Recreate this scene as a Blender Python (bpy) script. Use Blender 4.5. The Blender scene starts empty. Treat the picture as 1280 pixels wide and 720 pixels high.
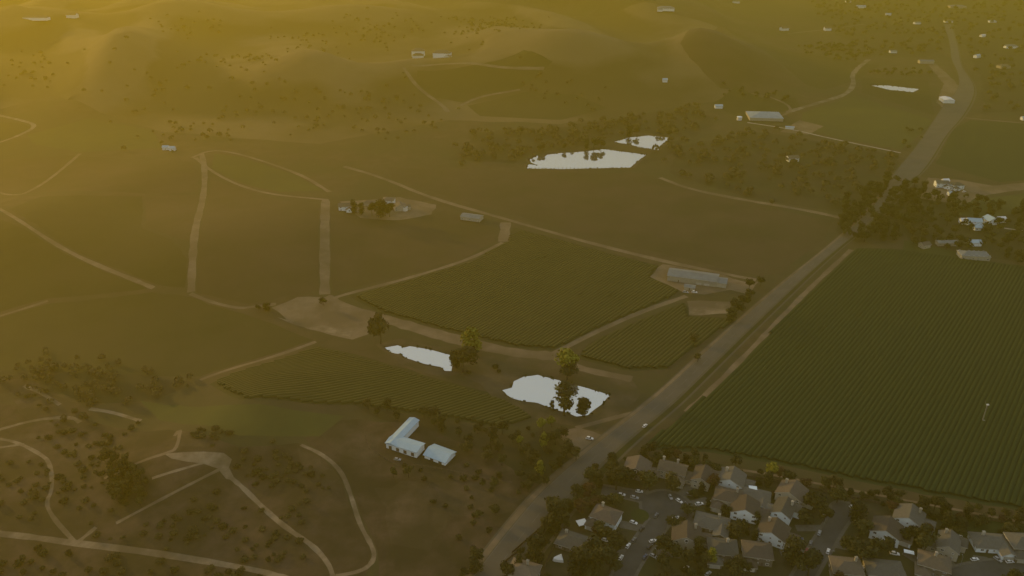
import bpy, bmesh, math, random
import numpy as np
from mathutils import Vector, Matrix
from mathutils.geometry import delaunay_2d_cdt
R = math.radians
rnd = random.Random(7)
S = bpy.context.scene
C = S.collection

# ------------------------------------------------------------------ camera, sky, sun, exposure
H = 320.0; PITCH = 26.5; F = 1005.0          # metres, degrees, pixels of a 1280 px wide picture
cam = bpy.data.cameras.new('camera'); co = bpy.data.objects.new('camera', cam); C.objects.link(co)
co.location = (0, 0, H); co.rotation_euler = (R(90 - PITCH), 0, 0)
cam.sensor_width = 36; cam.lens = 36 * F / 1280; cam.clip_start = 1; cam.clip_end = 20000
S.camera = co
SUN_EL, SUN_AZ = 10.0, -54.0                   # azimuth from +Y towards +X
w = bpy.data.worlds.new('World'); S.world = w; w.use_nodes = True
nt = w.node_tree; bg = nt.nodes['Background']
sky = nt.nodes.new('ShaderNodeTexSky'); sky.sky_type = 'NISHITA'; sky.sun_disc = False
sky.sun_elevation = R(SUN_EL); sky.sun_rotation = R(SUN_AZ); sky.air_density = 1.0; sky.dust_density = 3.0; sky.altitude = 100
mx = nt.nodes.new('ShaderNodeMix'); mx.data_type = 'RGBA'; mx.inputs[0].default_value = 0.6
mx.inputs[7].default_value = (9.0, 9.6, 10.0, 1)   # thin even cloud veil over the clear sky
nt.links.new(sky.outputs[0], mx.inputs[6]); nt.links.new(mx.outputs[2], bg.inputs[0])
bg.inputs[1].default_value = 0.075
sl = bpy.data.lights.new('sun', 'SUN'); sl.energy = 3.5; sl.angle = R(1.5); sl.color = (1.0, 0.585, 0.10)
so = bpy.data.objects.new('sun', sl); C.objects.link(so)
sd = Vector((math.sin(R(SUN_AZ)) * math.cos(R(SUN_EL)), math.cos(R(SUN_AZ)) * math.cos(R(SUN_EL)), math.sin(R(SUN_EL))))
so.rotation_euler = sd.to_track_quat('Z', 'Y').to_euler(); so.location = (0, 0, 500)
S.view_settings.view_transform = 'Standard'; S.view_settings.look = 'None'
S.view_settings.exposure = 0.0; S.view_settings.gamma = 1
S.render.engine = 'CYCLES'; S.cycles.use_denoising = True
S.cycles.max_bounces = 6; S.cycles.diffuse_bounces = 2; S.cycles.glossy_bounces = 3; S.cycles.volume_bounces = 0
S.cycles.transmission_bounces = 2; S.cycles.sample_clamp_indirect = 4
HAZE_D = 0.00023; HAZE_G = 0.38; HAZE_C = (0.88, 0.75, 0.08)

# ------------------------------------------------------------------ terrain height and pixel -> ground
def sst(t):
    t = np.clip(t, 0, 1); return t * t * (3 - 2 * t)
_br = random.Random(21); BUMPS = []
for i in range(34):
    s_ = _br.uniform(90, 230)
    BUMPS.append((_br.uniform(-1500, 650), _br.uniform(1250, 2900), s_, s_ * _br.uniform(.45, .9), _br.uniform(0, 3.14), s_ * _br.uniform(.15, .27)))
for i in range(46):
    s_ = _br.uniform(110, 260)
    BUMPS.append((_br.uniform(-1500, 700), _br.uniform(1300, 2900), s_, s_ * _br.uniform(.22, .38), _br.uniform(.3, 1.5) + (1.2 if i % 3 else 0), s_ * _br.uniform(.09, .17)))
BUMPS += [(430, 1560, 230, 160, .5, 62), (-60, 1500, 150, 110, .2, 24)]
FAR = [(_br.uniform(-4200, 4200), _br.uniform(4200, 7200), _br.uniform(500, 1000), _br.uniform(400, 700), _br.uniform(0, 3), _br.uniform(80, 180)) for i in range(16)]
LOW = [(_br.uniform(-420, -80), _br.uniform(330, 520), _br.uniform(30, 70), _br.uniform(20, 45), _br.uniform(0, 3), _br.uniform(2, 6)) for i in range(12)]
MIDB = [(_br.uniform(-620, -180), _br.uniform(640, 1060), _br.uniform(80, 160), _br.uniform(60, 110), _br.uniform(0, 3), _br.uniform(3, 9)) for i in range(9)]
def gsum(L, X, Y):
    z = 0
    for (a, b, s1, s2, r, m) in L:
        c, s = math.cos(r), math.sin(r); u = (X - a) * c + (Y - b) * s; v = -(X - a) * s + (Y - b) * c
        z = z + m * np.exp(-(u / s1) ** 2 - (v / s2) ** 2)
    return z
def hgt(X, Y):
    X = np.asarray(X, float); Y = np.asarray(Y, float)
    mh = sst((Y - 1150 - .15 * np.clip(X, -200, 900)) / 350) * sst((570 + .1 * (Y - 1300) - X) / 260)
    z = mh * (gsum(BUMPS, X, Y) + .022 * np.clip(Y - 1150, 0, 4000))
    z = z + gsum(LOW, X, Y) * sst((-60 - X) / 60) * sst((540 - Y) / 60)
    z = z + gsum(MIDB, X, Y) * sst((-90 - X) / 120) * sst((Y - 560) / 90)
    z = z + gsum(FAR, X, Y) * sst((Y - 3300) / 1200)
    return z
def _s1(t):
    t = 0 if t < 0 else 1 if t > 1 else t; return t * t * (3 - 2 * t)
_PRE = {id(L): [(a, b, math.cos(r), math.sin(r), 1 / s1, 1 / s2, m) for (a, b, s1, s2, r, m) in L] for L in (BUMPS, FAR, LOW, MIDB)}
def _g1(L, X, Y):
    z = 0.0
    for (a, b, c, s, i1, i2, m) in _PRE[id(L)]:
        dx = X - a; dy = Y - b; u = (dx * c + dy * s) * i1; v = (-dx * s + dy * c) * i2; e = u * u + v * v
        if e < 30: z += m * math.exp(-e)
    return z
def h1(X, Y):
    z = 0.0
    mh = _s1((Y - 1150 - .15 * min(max(X, -200), 900)) / 350) * _s1((570 + .1 * (Y - 1300) - X) / 260)
    if mh: z += mh * (_g1(BUMPS, X, Y) + .022 * max(Y - 1150, 0))
    m2 = _s1((-60 - X) / 60) * _s1((540 - Y) / 60)
    if m2: z += m2 * _g1(LOW, X, Y)
    m3 = _s1((-90 - X) / 120) * _s1((Y - 560) / 90)
    if m3: z += m3 * _g1(MIDB, X, Y)
    m4 = _s1((Y - 3300) / 1200)
    if m4: z += m4 * _g1(FAR, X, Y)
    return z
cp, sp = math.cos(R(PITCH)), math.sin(R(PITCH))
def G(px, py):
    """ground point seen at picture position (px, py)"""
    a = (px - 640) / F; b = (360 - py) / F
    d = (a, cp + b * sp, -sp + b * cp)
    t = H / -d[2]
    for i in range(30):
        x, y = d[0] * t, d[1] * t
        e = (H + d[2] * t) - h1(x, y)
        if abs(e) < .02: break
        t += e / -d[2] * .7
    return (d[0] * t, d[1] * t)

# ------------------------------------------------------------------ materials
def mat(name, a, b=None, scale=.2, rough=.9, metal=0, bump=0, big=None, bigscale=.012, randv=0, spec=.2, attr=None):
    m = bpy.data.materials.new(name); m.use_nodes = True
    n = m.node_tree.nodes; l = m.node_tree.links; p = n['Principled BSDF']
    p.inputs['Roughness'].default_value = rough; p.inputs['Metallic'].default_value = metal
    p.inputs['Specular IOR Level'].default_value = spec
    b = b or a
    g = n.new('ShaderNodeNewGeometry')
    t = n.new('ShaderNodeTexNoise'); t.inputs['Scale'].default_value = scale; t.inputs['Detail'].default_value = 5; t.inputs['Roughness'].default_value = .65
    l.new(g.outputs['Position'], t.inputs['Vector'])
    r = n.new('ShaderNodeValToRGB'); r.color_ramp.elements[0].position = .35; r.color_ramp.elements[1].position = .65
    r.color_ramp.elements[0].color = (*a, 1); r.color_ramp.elements[1].color = (*b, 1)
    l.new(t.outputs[0], r.inputs[0]); out = r.outputs[0]
    if big:
        t2 = n.new('ShaderNodeTexNoise'); t2.inputs['Scale'].default_value = bigscale; t2.inputs['Detail'].default_value = 6; t2.inputs['Roughness'].default_value = .55
        l.new(g.outputs['Position'], t2.inputs['Vector'])
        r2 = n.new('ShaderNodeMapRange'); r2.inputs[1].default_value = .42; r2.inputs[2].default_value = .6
        if attr:   # relief shading put into the colour: gullies dark as scrub, spurs pale as grass
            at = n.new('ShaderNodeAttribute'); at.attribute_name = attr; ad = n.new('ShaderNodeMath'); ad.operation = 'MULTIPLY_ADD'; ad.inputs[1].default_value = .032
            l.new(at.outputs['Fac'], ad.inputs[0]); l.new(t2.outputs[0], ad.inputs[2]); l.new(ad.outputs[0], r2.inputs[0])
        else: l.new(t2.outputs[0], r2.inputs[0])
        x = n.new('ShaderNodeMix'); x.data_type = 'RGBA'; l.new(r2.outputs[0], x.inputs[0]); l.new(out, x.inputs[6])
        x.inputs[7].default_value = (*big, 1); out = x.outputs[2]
    if randv:
        oi = n.new('ShaderNodeObjectInfo'); hs = n.new('ShaderNodeHueSaturation')
        mr = n.new('ShaderNodeMapRange'); mr.inputs[3].default_value = 1 - randv; mr.inputs[4].default_value = 1 + randv
        l.new(oi.outputs['Random'], mr.inputs[0]); l.new(mr.outputs[0], hs.inputs['Value']); l.new(out, hs.inputs['Color']); out = hs.outputs[0]
    l.new(out, p.inputs['Base Color'])
    if bump:
        bn = n.new('ShaderNodeBump'); bn.inputs['Strength'].default_value = .6; bn.inputs['Distance'].default_value = bump
        l.new(t.outputs[0], bn.inputs['Height']); l.new(bn.outputs[0], p.inputs['Normal'])
    return m
M = {}
M['ground'] = mat('dry_grass', (.07, .054, .03), (.045, .038, .019), .05, big=(.042, .044, .02), bigscale=.009, bump=.5)
M['green'] = mat('vineyard_floor_green', (.032, .037, .013), (.025, .031, .010), .04, big=(.038, .038, .015), bigscale=.012, bump=.2)
M['deep'] = mat('vineyard_floor_deep_green', (.022, .036, .015), (.019, .032, .013), .05, big=(.026, .04, .014), bigscale=.008, bump=.2)
M['brown'] = mat('vineyard_floor_brown', (.064, .048, .027), (.052, .041, .022), .03, big=(.042, .038, .017), bigscale=.012, bump=.2)
M['pasture'] = mat('brown_pasture', (.078, .054, .036), (.04, .031, .018), .09, big=(.028, .025, .013), bigscale=.03, bump=.4)
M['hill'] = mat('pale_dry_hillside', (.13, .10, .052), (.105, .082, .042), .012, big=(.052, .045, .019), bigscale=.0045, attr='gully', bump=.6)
M['meadow'] = mat('meadow_green', (.06, .07, .02), (.05, .058, .018), .05, big=(.045, .055, .02), bigscale=.012)
M['lawn'] = mat('lawn', (.035, .05, .016), (.028, .042, .014), .3)
M['woodfloor'] = mat('dark_wood_floor', (.035, .03, .016), (.045, .04, .02), .08, big=(.03, .032, .014), bigscale=.02)
M['yard'] = mat('garden_soil', (.055, .048, .03), (.04, .038, .022), .15, big=(.035, .04, .018), bigscale=.04)
M['dirt'] = mat('pale_dirt', (.24, .19, .125), (.16, .125, .08), .12, big=(.10, .08, .05), bigscale=.03, bump=.1)
M['softdirt'] = mat('worn_dirt', (.19, .145, .095), (.14, .107, .068), .1, big=(.11, .085, .053), bigscale=.03, bump=.1)
M['clear'] = mat('sandy_clearing', (.088, .064, .042), (.046, .036, .021), .09, big=(.036, .031, .017), bigscale=.03)
M['pale'] = mat('pale_gravel', (.42, .38, .29), (.34, .3, .23), .2)
M['verge'] = mat('gravel_verge', (.09, .082, .06), (.07, .066, .046), .12, big=(.085, .075, .052), bigscale=.03)
M['asphalt'] = mat('asphalt', (.09, .083, .069), (.074, .07, .058), .08, rough=.8, big=(.1, .09, .072), bigscale=.05)
M['street'] = mat('street_asphalt', (.058, .06, .06), (.046, .048, .048), .15, rough=.8, big=(.075, .075, .072), bigscale=.06)
M['concrete'] = mat('concrete', (.12, .115, .1), (.085, .083, .072), .4)
M['paint'] = mat('road_paint', (.2, .19, .16), (.12, .115, .1), .5)
M['bank'] = mat('pond_bank_soil', (.06, .048, .03), (.085, .068, .042), .1, big=(.045, .042, .022), bigscale=.04)
M['vine'] = mat('vine_leaves_green', (.032, .038, .012), (.038, .042, .014), .25, big=(.029, .036, .011), bigscale=.02)
M['vinedeep'] = mat('vine_leaves_deep', (.011, .028, .009), (.014, .032, .011), .06, big=(.013, .030, .009), bigscale=.01)
M['vinebrown'] = mat('vine_leaves_turning', (.085, .064, .03), (.105, .075, .038), .25, big=(.075, .064, .028), bigscale=.02)
M['leaf'] = mat('tree_leaves', (.022, .026, .01), (.05, .052, .02), .45, randv=.3)
M['leafdark'] = mat('evergreen_leaves', (.016, .02, .009), (.034, .036, .016), .45, randv=.3)
M['leafyellow'] = mat('yellowing_leaves', (.12, .125, .016), (.2, .2, .03), .35, randv=.15)
M['leafolive'] = mat('olive_leaves', (.036, .036, .015), (.062, .055, .024), .4, randv=.2)
M['leafscrub'] = mat('hillside_scrub_leaves', (.06, .052, .025), (.08, .066, .033), .05)
M['leafred'] = mat('russet_leaves', (.045, .025, .014), (.07, .038, .02), .45, randv=.2)
M['bark'] = mat('bark', (.06, .045, .03), (.035, .028, .02), 1.5)
M['roofb'] = mat('brown_tiles', (.105, .088, .072), (.082, .07, .058), .8, randv=.25)
M['roofg'] = mat('grey_shingles', (.11, .107, .095), (.088, .086, .075), .8, randv=.25)
M['rooft'] = mat('tan_tiles', (.14, .118, .092), (.11, .094, .074), .8, randv=.2)
M['metalw'] = mat('pale_blue_white_metal', (.35, .48, .58), (.31, .44, .53), .3, rough=.5, spec=.4)
M['metalg'] = mat('grey_metal_roof', (.19, .21, .215), (.15, .165, .17), .2, rough=.6)
M['solar'] = mat('blue_grey_sheeting', (.26, .33, .38), (.2, .26, .31), .1, rough=.5)
M['wallw'] = mat('white_render', (.82, .9, .93), (.76, .83, .86), .5, randv=.1)
M['wallc'] = mat('cream_render', (.42, .39, .31), (.36, .33, .27), .5, randv=.15)
M['wallt'] = mat('tan_render', (.2, .17, .13), (.15, .13, .1), .5, randv=.15)
M['trim'] = mat('pale_trim', (.5, .48, .41), (.42, .4, .35), .6)
M['white'] = mat('white_paint', (.75, .75, .72), (.66, .66, .63), 1, rough=.5)
M['glass'] = mat('window_glass', (.03, .035, .04), (.02, .022, .025), 1, rough=.12, spec=.6)
M['tyre'] = mat('tyre_rubber', (.02, .02, .02))
M['rim'] = mat('wheel_rim', (.35, .35, .36), rough=.4, metal=.6)
M['whiteroof'] = mat('bright_white_roofing', (.78, .8, .82), (.7, .72, .74), .5)
M['lamp'] = mat('headlight_glass', (.6, .6, .58), rough=.15, spec=.6)
M['wood'] = mat('weathered_timber', (.13, .1, .07), (.09, .07, .05), .8)
M['steel'] = mat('galvanised_steel', (.3, .31, .3), (.24, .25, .24), 1, rough=.5, metal=.3)
for k, c in dict(carwhite=(.72, .72, .7), carsilver=(.32, .33, .34), carblack=(.02, .02, .022), carred=(.16, .02, .018), carblue=(.03, .05, .11), cargrey=(.12, .125, .13)).items():
    M[k] = mat(k, c, rough=.3, spec=.5)
def water_mat():
    m = mat('still_pond_water', (.75, .79, .79), rough=.03, metal=.92)
    n = m.node_tree.nodes; l = m.node_tree.links
    t = n.new('ShaderNodeTexNoise'); t.inputs['Scale'].default_value = .6; t.inputs['Detail'].default_value = 3
    g = n.new('ShaderNodeNewGeometry'); l.new(g.outputs['Position'], t.inputs['Vector'])
    b = n.new('ShaderNodeBump'); b.inputs['Strength'].default_value = .04; b.inputs['Distance'].default_value = .3
    l.new(t.outputs[0], b.inputs['Height']); l.new(b.outputs[0], n['Principled BSDF'].inputs['Normal'])
    return m
M['water'] = water_mat()

# ------------------------------------------------------------------ mesh helpers
def link(name, me, parent=None, kind=None, label=None, cat=None, group=None):
    o = bpy.data.objects.new(name, me); C.objects.link(o)
    if parent: o.parent = parent
    if kind: o['kind'] = kind
    if label: o['label'] = label
    if cat: o['category'] = cat
    if group: o['group'] = group
    return o
class MB:
    def __init__(s): s.v = []; s.f = []; s.m = []
    def add(s, vs, fs, m=0):
        k = len(s.v); s.v += [tuple(q) for q in vs]; s.f += [tuple(i + k for i in f) for f in fs]; s.m += [m] * len(fs)
    def box(s, x0, x1, y0, y1, z0, z1, m=0, rot=0, c=(0, 0)):
        vs = [(x, y, z) for z in (z0, z1) for (x, y) in ((x0, y0), (x1, y0), (x1, y1), (x0, y1))]
        if rot or c != (0, 0):
            a, b = math.cos(rot), math.sin(rot); vs = [(c[0] + x * a - y * b, c[1] + x * b + y * a, z) for x, y, z in vs]
        s.add(vs, [(0, 3, 2, 1), (4, 5, 6, 7), (0, 1, 5, 4), (1, 2, 6, 5), (2, 3, 7, 6), (3, 0, 4, 7)], m)
    def tube(s, p, q, r0, r1, n=6, m=0):
        p = Vector(p); q = Vector(q); d = (q - p).normalized(); u = d.orthogonal().normalized(); v = d.cross(u)
        vs = [tuple(c + (u * math.cos(6.2832 * i / n) + v * math.sin(6.2832 * i / n)) * r) for c, r in ((p, r0), (q, r1)) for i in range(n)]
        s.add(vs, [(i, (i + 1) % n, n + (i + 1) % n, n + i) for i in range(n)] + [tuple(range(n))[::-1], tuple(range(n, 2 * n))], m)
    def mesh(s, name, mats, smooth=False):
        me = bpy.data.meshes.new(name); me.from_pydata(s.v, [], s.f)
        for q in mats: me.materials.append(q)
        me.polygons.foreach_set('material_index', s.m)
        if smooth: me.polygons.foreach_set('use_smooth', [True] * len(s.f))
        me.update(); return me
def mesh_np(name, V, Fq, mats, mi=None, smooth=False):
    """V (n,3) and Fq (m,k) arrays"""
    me = bpy.data.meshes.new(name); n = len(V); m, k = Fq.shape
    me.vertices.add(n); me.vertices.foreach_set('co', np.asarray(V, np.float32).ravel())
    me.loops.add(m * k); me.loops.foreach_set('vertex_index', Fq.astype(np.int32).ravel())
    me.polygons.add(m); me.polygons.foreach_set('loop_start', np.arange(0, m * k, k, dtype=np.int32)); me.polygons.foreach_set('loop_total', np.full(m, k, np.int32))
    for q in mats: me.materials.append(q)
    if mi is not None: me.polygons.foreach_set('material_index', np.asarray(mi, np.int32))
    if smooth: me.polygons.foreach_set('use_smooth', np.ones(m, bool))
    me.update(calc_edges=True); me.validate(); return me

# ------------------------------------------------------------------ regions of the ground, traced on the ground itself
def W(pts): return [G(*p) for p in pts]
def resamp(P, step, jit=0, closed=False, r=random.Random(3)):
    out = []; n = len(P)
    for i in range(n if closed else n - 1):
        a, b = P[i], P[(i + 1) % n]; L = math.hypot(b[0] - a[0], b[1] - a[1]); k = max(1, int(L / step))
        for j in range(k):
            t = j / k; jj = jit if j else jit * .5
            out.append((a[0] + (b[0] - a[0]) * t + r.uniform(-jj, jj), a[1] + (b[1] - a[1]) * t + r.uniform(-jj, jj)))
    if not closed: out.append(P[-1])
    return out
def smooth_line(P, it=2):
    for _ in range(it):
        Q = [P[0]]
        for a, b in zip(P, P[1:]):
            Q += [(a[0] * .75 + b[0] * .25, a[1] * .75 + b[1] * .25), (a[0] * .25 + b[0] * .75, a[1] * .25 + b[1] * .75)]
        Q.append(P[-1]); P = Q
    return P
def offset_line(P, wds):
    L, Rr = [], []
    for i, p in enumerate(P):
        a = P[max(0, i - 1)]; b = P[min(len(P) - 1, i + 1)]; dx, dy = b[0] - a[0], b[1] - a[1]; q = math.hypot(dx, dy) or 1
        nx, ny = -dy / q, dx / q; w_ = wds[i] if hasattr(wds, '__len__') else wds
        L.append((p[0] + nx * w_ / 2, p[1] + ny * w_ / 2)); Rr.append((p[0] - nx * w_ / 2, p[1] - ny * w_ / 2))
    return L, Rr
REG = []      # (name, material, list of faces (each a list of xy), priority by order)
def region(name, m, px=None, world=None, jit=.8, step=9):
    P = world or W(px)
    REG.append((name, m, [resamp(P, step, jit, True)])); return P
def track(name, m, px=None, width=4, world=None, jit=.35, step=9):
    P = smooth_line(world or W(px)); P = resamp(P, step, 0)
    L, Rr = offset_line(P, [width * rnd.uniform(.82, 1.18) if jit else width for _ in P])
    REG.append((name, m, [[L[i], L[i + 1], Rr[i + 1], Rr[i]] for i in range(len(P) - 1)])); return P

HOUSING = [(560,735),(640,668),(700,628),(745,590),(800,566),(880,578),(960,590),(1060,612),(1180,632),(1290,650),(1310,740)]
# broad ground
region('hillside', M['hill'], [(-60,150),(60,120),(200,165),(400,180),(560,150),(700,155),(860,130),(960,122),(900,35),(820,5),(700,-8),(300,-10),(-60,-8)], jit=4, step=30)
region('brown_slope', M['brown'], [(850,55),(898,33),(1007,107),(962,120),(900,110),(860,90)])
region('hill_field', M['green'], [(905,33),(1000,66),(1100,82),(1070,100),(1030,112),(1010,107)])
region('hill_field', M['green'], [(522,88),(600,80),(655,82),(690,95),(650,110),(600,118),(578,128),(545,122),(520,102)])
region('hill_field', M['green'], [(585,132),(655,115),(720,118),(760,135),(700,150),(600,145)])
region('meadow', M['meadow'], [(35,168),(110,148),(190,162),(205,185),(100,190),(40,180)], jit=2)
region('vineyard_field', M['green'], [(920,108),(960,125),(995,122),(1000,135),(930,150),(890,130)])
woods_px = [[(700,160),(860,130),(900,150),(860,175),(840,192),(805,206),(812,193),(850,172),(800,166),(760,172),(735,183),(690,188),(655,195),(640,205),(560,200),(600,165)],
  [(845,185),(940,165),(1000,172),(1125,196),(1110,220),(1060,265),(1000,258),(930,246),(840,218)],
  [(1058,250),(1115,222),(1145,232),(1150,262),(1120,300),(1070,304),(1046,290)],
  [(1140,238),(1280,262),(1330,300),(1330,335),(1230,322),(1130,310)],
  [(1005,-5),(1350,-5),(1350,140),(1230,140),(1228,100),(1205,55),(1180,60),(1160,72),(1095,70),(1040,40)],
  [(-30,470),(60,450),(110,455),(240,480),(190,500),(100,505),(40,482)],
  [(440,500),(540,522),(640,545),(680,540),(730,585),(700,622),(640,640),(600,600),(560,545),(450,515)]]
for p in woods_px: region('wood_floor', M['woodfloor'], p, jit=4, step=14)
region('pasture', M['pasture'], [(378,548),(430,524),(520,530),(600,560),(655,600),(700,612),(640,648),(575,735),(470,735),(472,690),(450,640),(430,595),(400,565)], jit=2, step=12)
region('chaparral', M['pasture'], [(-40,500),(100,520),(300,560),(372,552),(425,592),(448,650),(468,690),(440,740),(-60,740)], jit=3, step=14)
for q in ([(15,498),(90,500),(112,520),(100,534),(55,530),(20,515)], [(-10,538),(60,545),(112,556),(120,572),(75,574),(20,566),(-10,562)], [(540,604),(640,608),(645,635),(600,652),(545,636)], [(372,560),(400,572),(425,600),(405,612),(380,590)], [(225,540),(262,545),(255,562),(225,556)], [(-10,470),(40,475),(85,500),(50,498),(-10,486)],
          [(470,610),(520,600),(560,640),(540,690),(490,680)], [(395,540),(440,528),(478,545),(470,572),(430,570)]): region('dry_clearing', M['clear'], q, jit=3, step=8)
region('housing_ground', M['yard'], HOUSING, jit=1)
# vineyard fields: (material, vine material, row direction or None, polygon)
road_dir = (196, 244)
FIELDS = [
 ('green','vine',road_dir,[(436,370),(520,348),(590,327),(632,304),(642,284),(700,299),(760,316),(824,332),(812,345),(850,362),(840,370),(800,388),(740,413),(690,438),(640,434),(560,415),(480,393)]),
 ('brown','vinebrown',(1,.25),[(414,268),(460,275),(520,272),(560,262),(622,288),(618,302),(585,320),(518,341),(415,365)]),
 ('brown','vinebrown',(.1,1),[(264,222),(300,238),(345,250),(398,255),(399,364),(310,380),(246,366)]),
 ('brown','vinebrown',(.1,1),[(0,200),(90,194),(238,202),(250,218),(248,240),(180,242),(40,241),(-10,243)]),
 ('green','vine',(1,.1),[(12,262),(50,246),(178,246),(178,286),(215,300),(234,325),(231,360),(196,356),(130,330),(80,306)]),
 ('brown','vinebrown',(.1,1),[(182,245),(247,244),(242,300),(216,297),(182,283)]),
 ('green','vinebrown',(1,.3),[(-20,268),(30,286),(80,317),(130,339),(184,361),(120,368),(60,373),(0,390),(-30,395)]),
 ('green','vine',(1,.5),[(-30,405),(60,380),(190,365),(235,371),(300,391),(340,404),(392,425),(320,449),(250,471),(100,466),(-30,462)]),
 ('green','vine',(1,.55),[(262,480),(330,455),(397,431),(440,442),(560,477),(640,500),(672,520),(620,534),(520,518),(440,506),(300,500)]),
 ('meadow',None,None,[(175,500),(300,506),(430,520),(400,545),(300,545),(200,525)]),
 ('brown','vinebrown',(.12,1),[(484,210),(600,212),(660,216),(800,216),(868,240),(940,254),(1040,277),(1030,300),(975,342),(950,345),(840,320),(700,284),(640,268),(560,246),(490,222)]),
 ('deep','vinedeep',road_dir,[(1072,310),(1130,312),(1230,326),(1340,340),(1340,650),(1180,622),(1060,600),(960,578),(880,565),(800,562),(862,512),(895,484),(960,420)]),
 ('deep','vinedeep',(1,.3),[(1190,163),(1212,150),(1330,156),(1330,222),(1250,228),(1170,205)]),
 ('meadow','vine',(1,.2),[(1003,141),(1070,120),(1165,150),(1158,162),(1126,187),(1043,171),(1002,158)]),
 ('green',None,None,[(1076,97),(1160,100),(1168,144),(1078,116)]),
 ('meadow',None,None,[(268,192),(300,196),(370,219),(405,238),(350,240),(300,228),(265,210)]),
 ('green','vine',road_dir,[(735,430),(800,400),(856,378),(862,395),(920,398),(860,440),(830,462),(780,463),(722,448)]),
 ('green',None,None,[(-20,150),(30,155),(40,160),(15,172),(-20,182)]),
 ('green',None,None,[(90,191),(230,192),(258,184),(420,190),(470,205),(430,204),(330,196),(270,186),(240,193)]),
 ('meadow',None,None,[(1185,255),(1290,240),(1290,262),(1240,272),(1190,268)]),
]
FW = []
for i, (m, vm, d, px) in enumerate(FIELDS):
    P = region('meadow' if (m == 'meadow' and vm is None) else 'vineyard_field', M[m], px, jit=1.0, step=10)
    FW.append((P, vm, d))
# yards and clearings
region('dirt_yard', M['softdirt'], [(340,385),(372,371),(412,372),(430,378),(470,395),(475,412),(440,425),(400,415),(360,402)], jit=1.5)
region('dirt_yard', M['dirt'], [(345,396),(370,402),(410,408),(440,414),(438,421),(405,415),(365,405)], jit=1)
region('pond_bank', M['bank'], [(570,430),(640,446),(700,450),(790,474),(800,492),(770,520),(742,538),(700,530),(640,515),(600,480),(575,470)], jit=1.5)
region('pond_bank', M['bank'], [(470,430),(500,424),(575,438),(580,466),(555,472),(500,455)], jit=1.5)
region('gravel_yard', M['softdirt'], [(812,346),(828,330),(905,344),(930,352),(948,352),(935,368),(912,362),(880,368),(855,366),(835,356)], jit=1)
region('dirt_clearing', M['dirt'], [(858,376),(915,377),(910,392),(862,394)], jit=1.5)
region('dirt_pad', M['softdirt'], [(695,540),(722,534),(762,548),(742,560),(720,570)], jit=1)
region('dirt_yard', M['softdirt'], [(425,252),(500,246),(545,256),(540,268),(500,275),(450,272)], jit=1.5)
region('dirt_clearing', M['dirt'], [(206,568),(280,566),(291,574),(286,585),(294,601),(283,599),(272,585),(215,573)], jit=1)
region('dirt_yard', M['softdirt'], [(975,165),(1000,150),(1030,158),(1010,168)], jit=1)
region('gravel_yard', M['softdirt'], [(1160,80),(1168,78),(1190,98),(1203,112),(1200,132),(1185,140),(1170,128),(1180,105)], jit=1.5)
region('dirt_yard', M['softdirt'], [(1160,222),(1200,225),(1240,232),(1290,228),(1290,236),(1235,243),(1200,256),(1150,248)], jit=1.5)
region('lawn', M['lawn'], [(1188,650),(1215,646),(1262,655),(1262,672),(1215,680),(1196,668)], jit=.5)
region('lawn', M['lawn'], [(1130,300),(1230,322),(1200,330),(1130,316)], jit=1)
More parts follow.
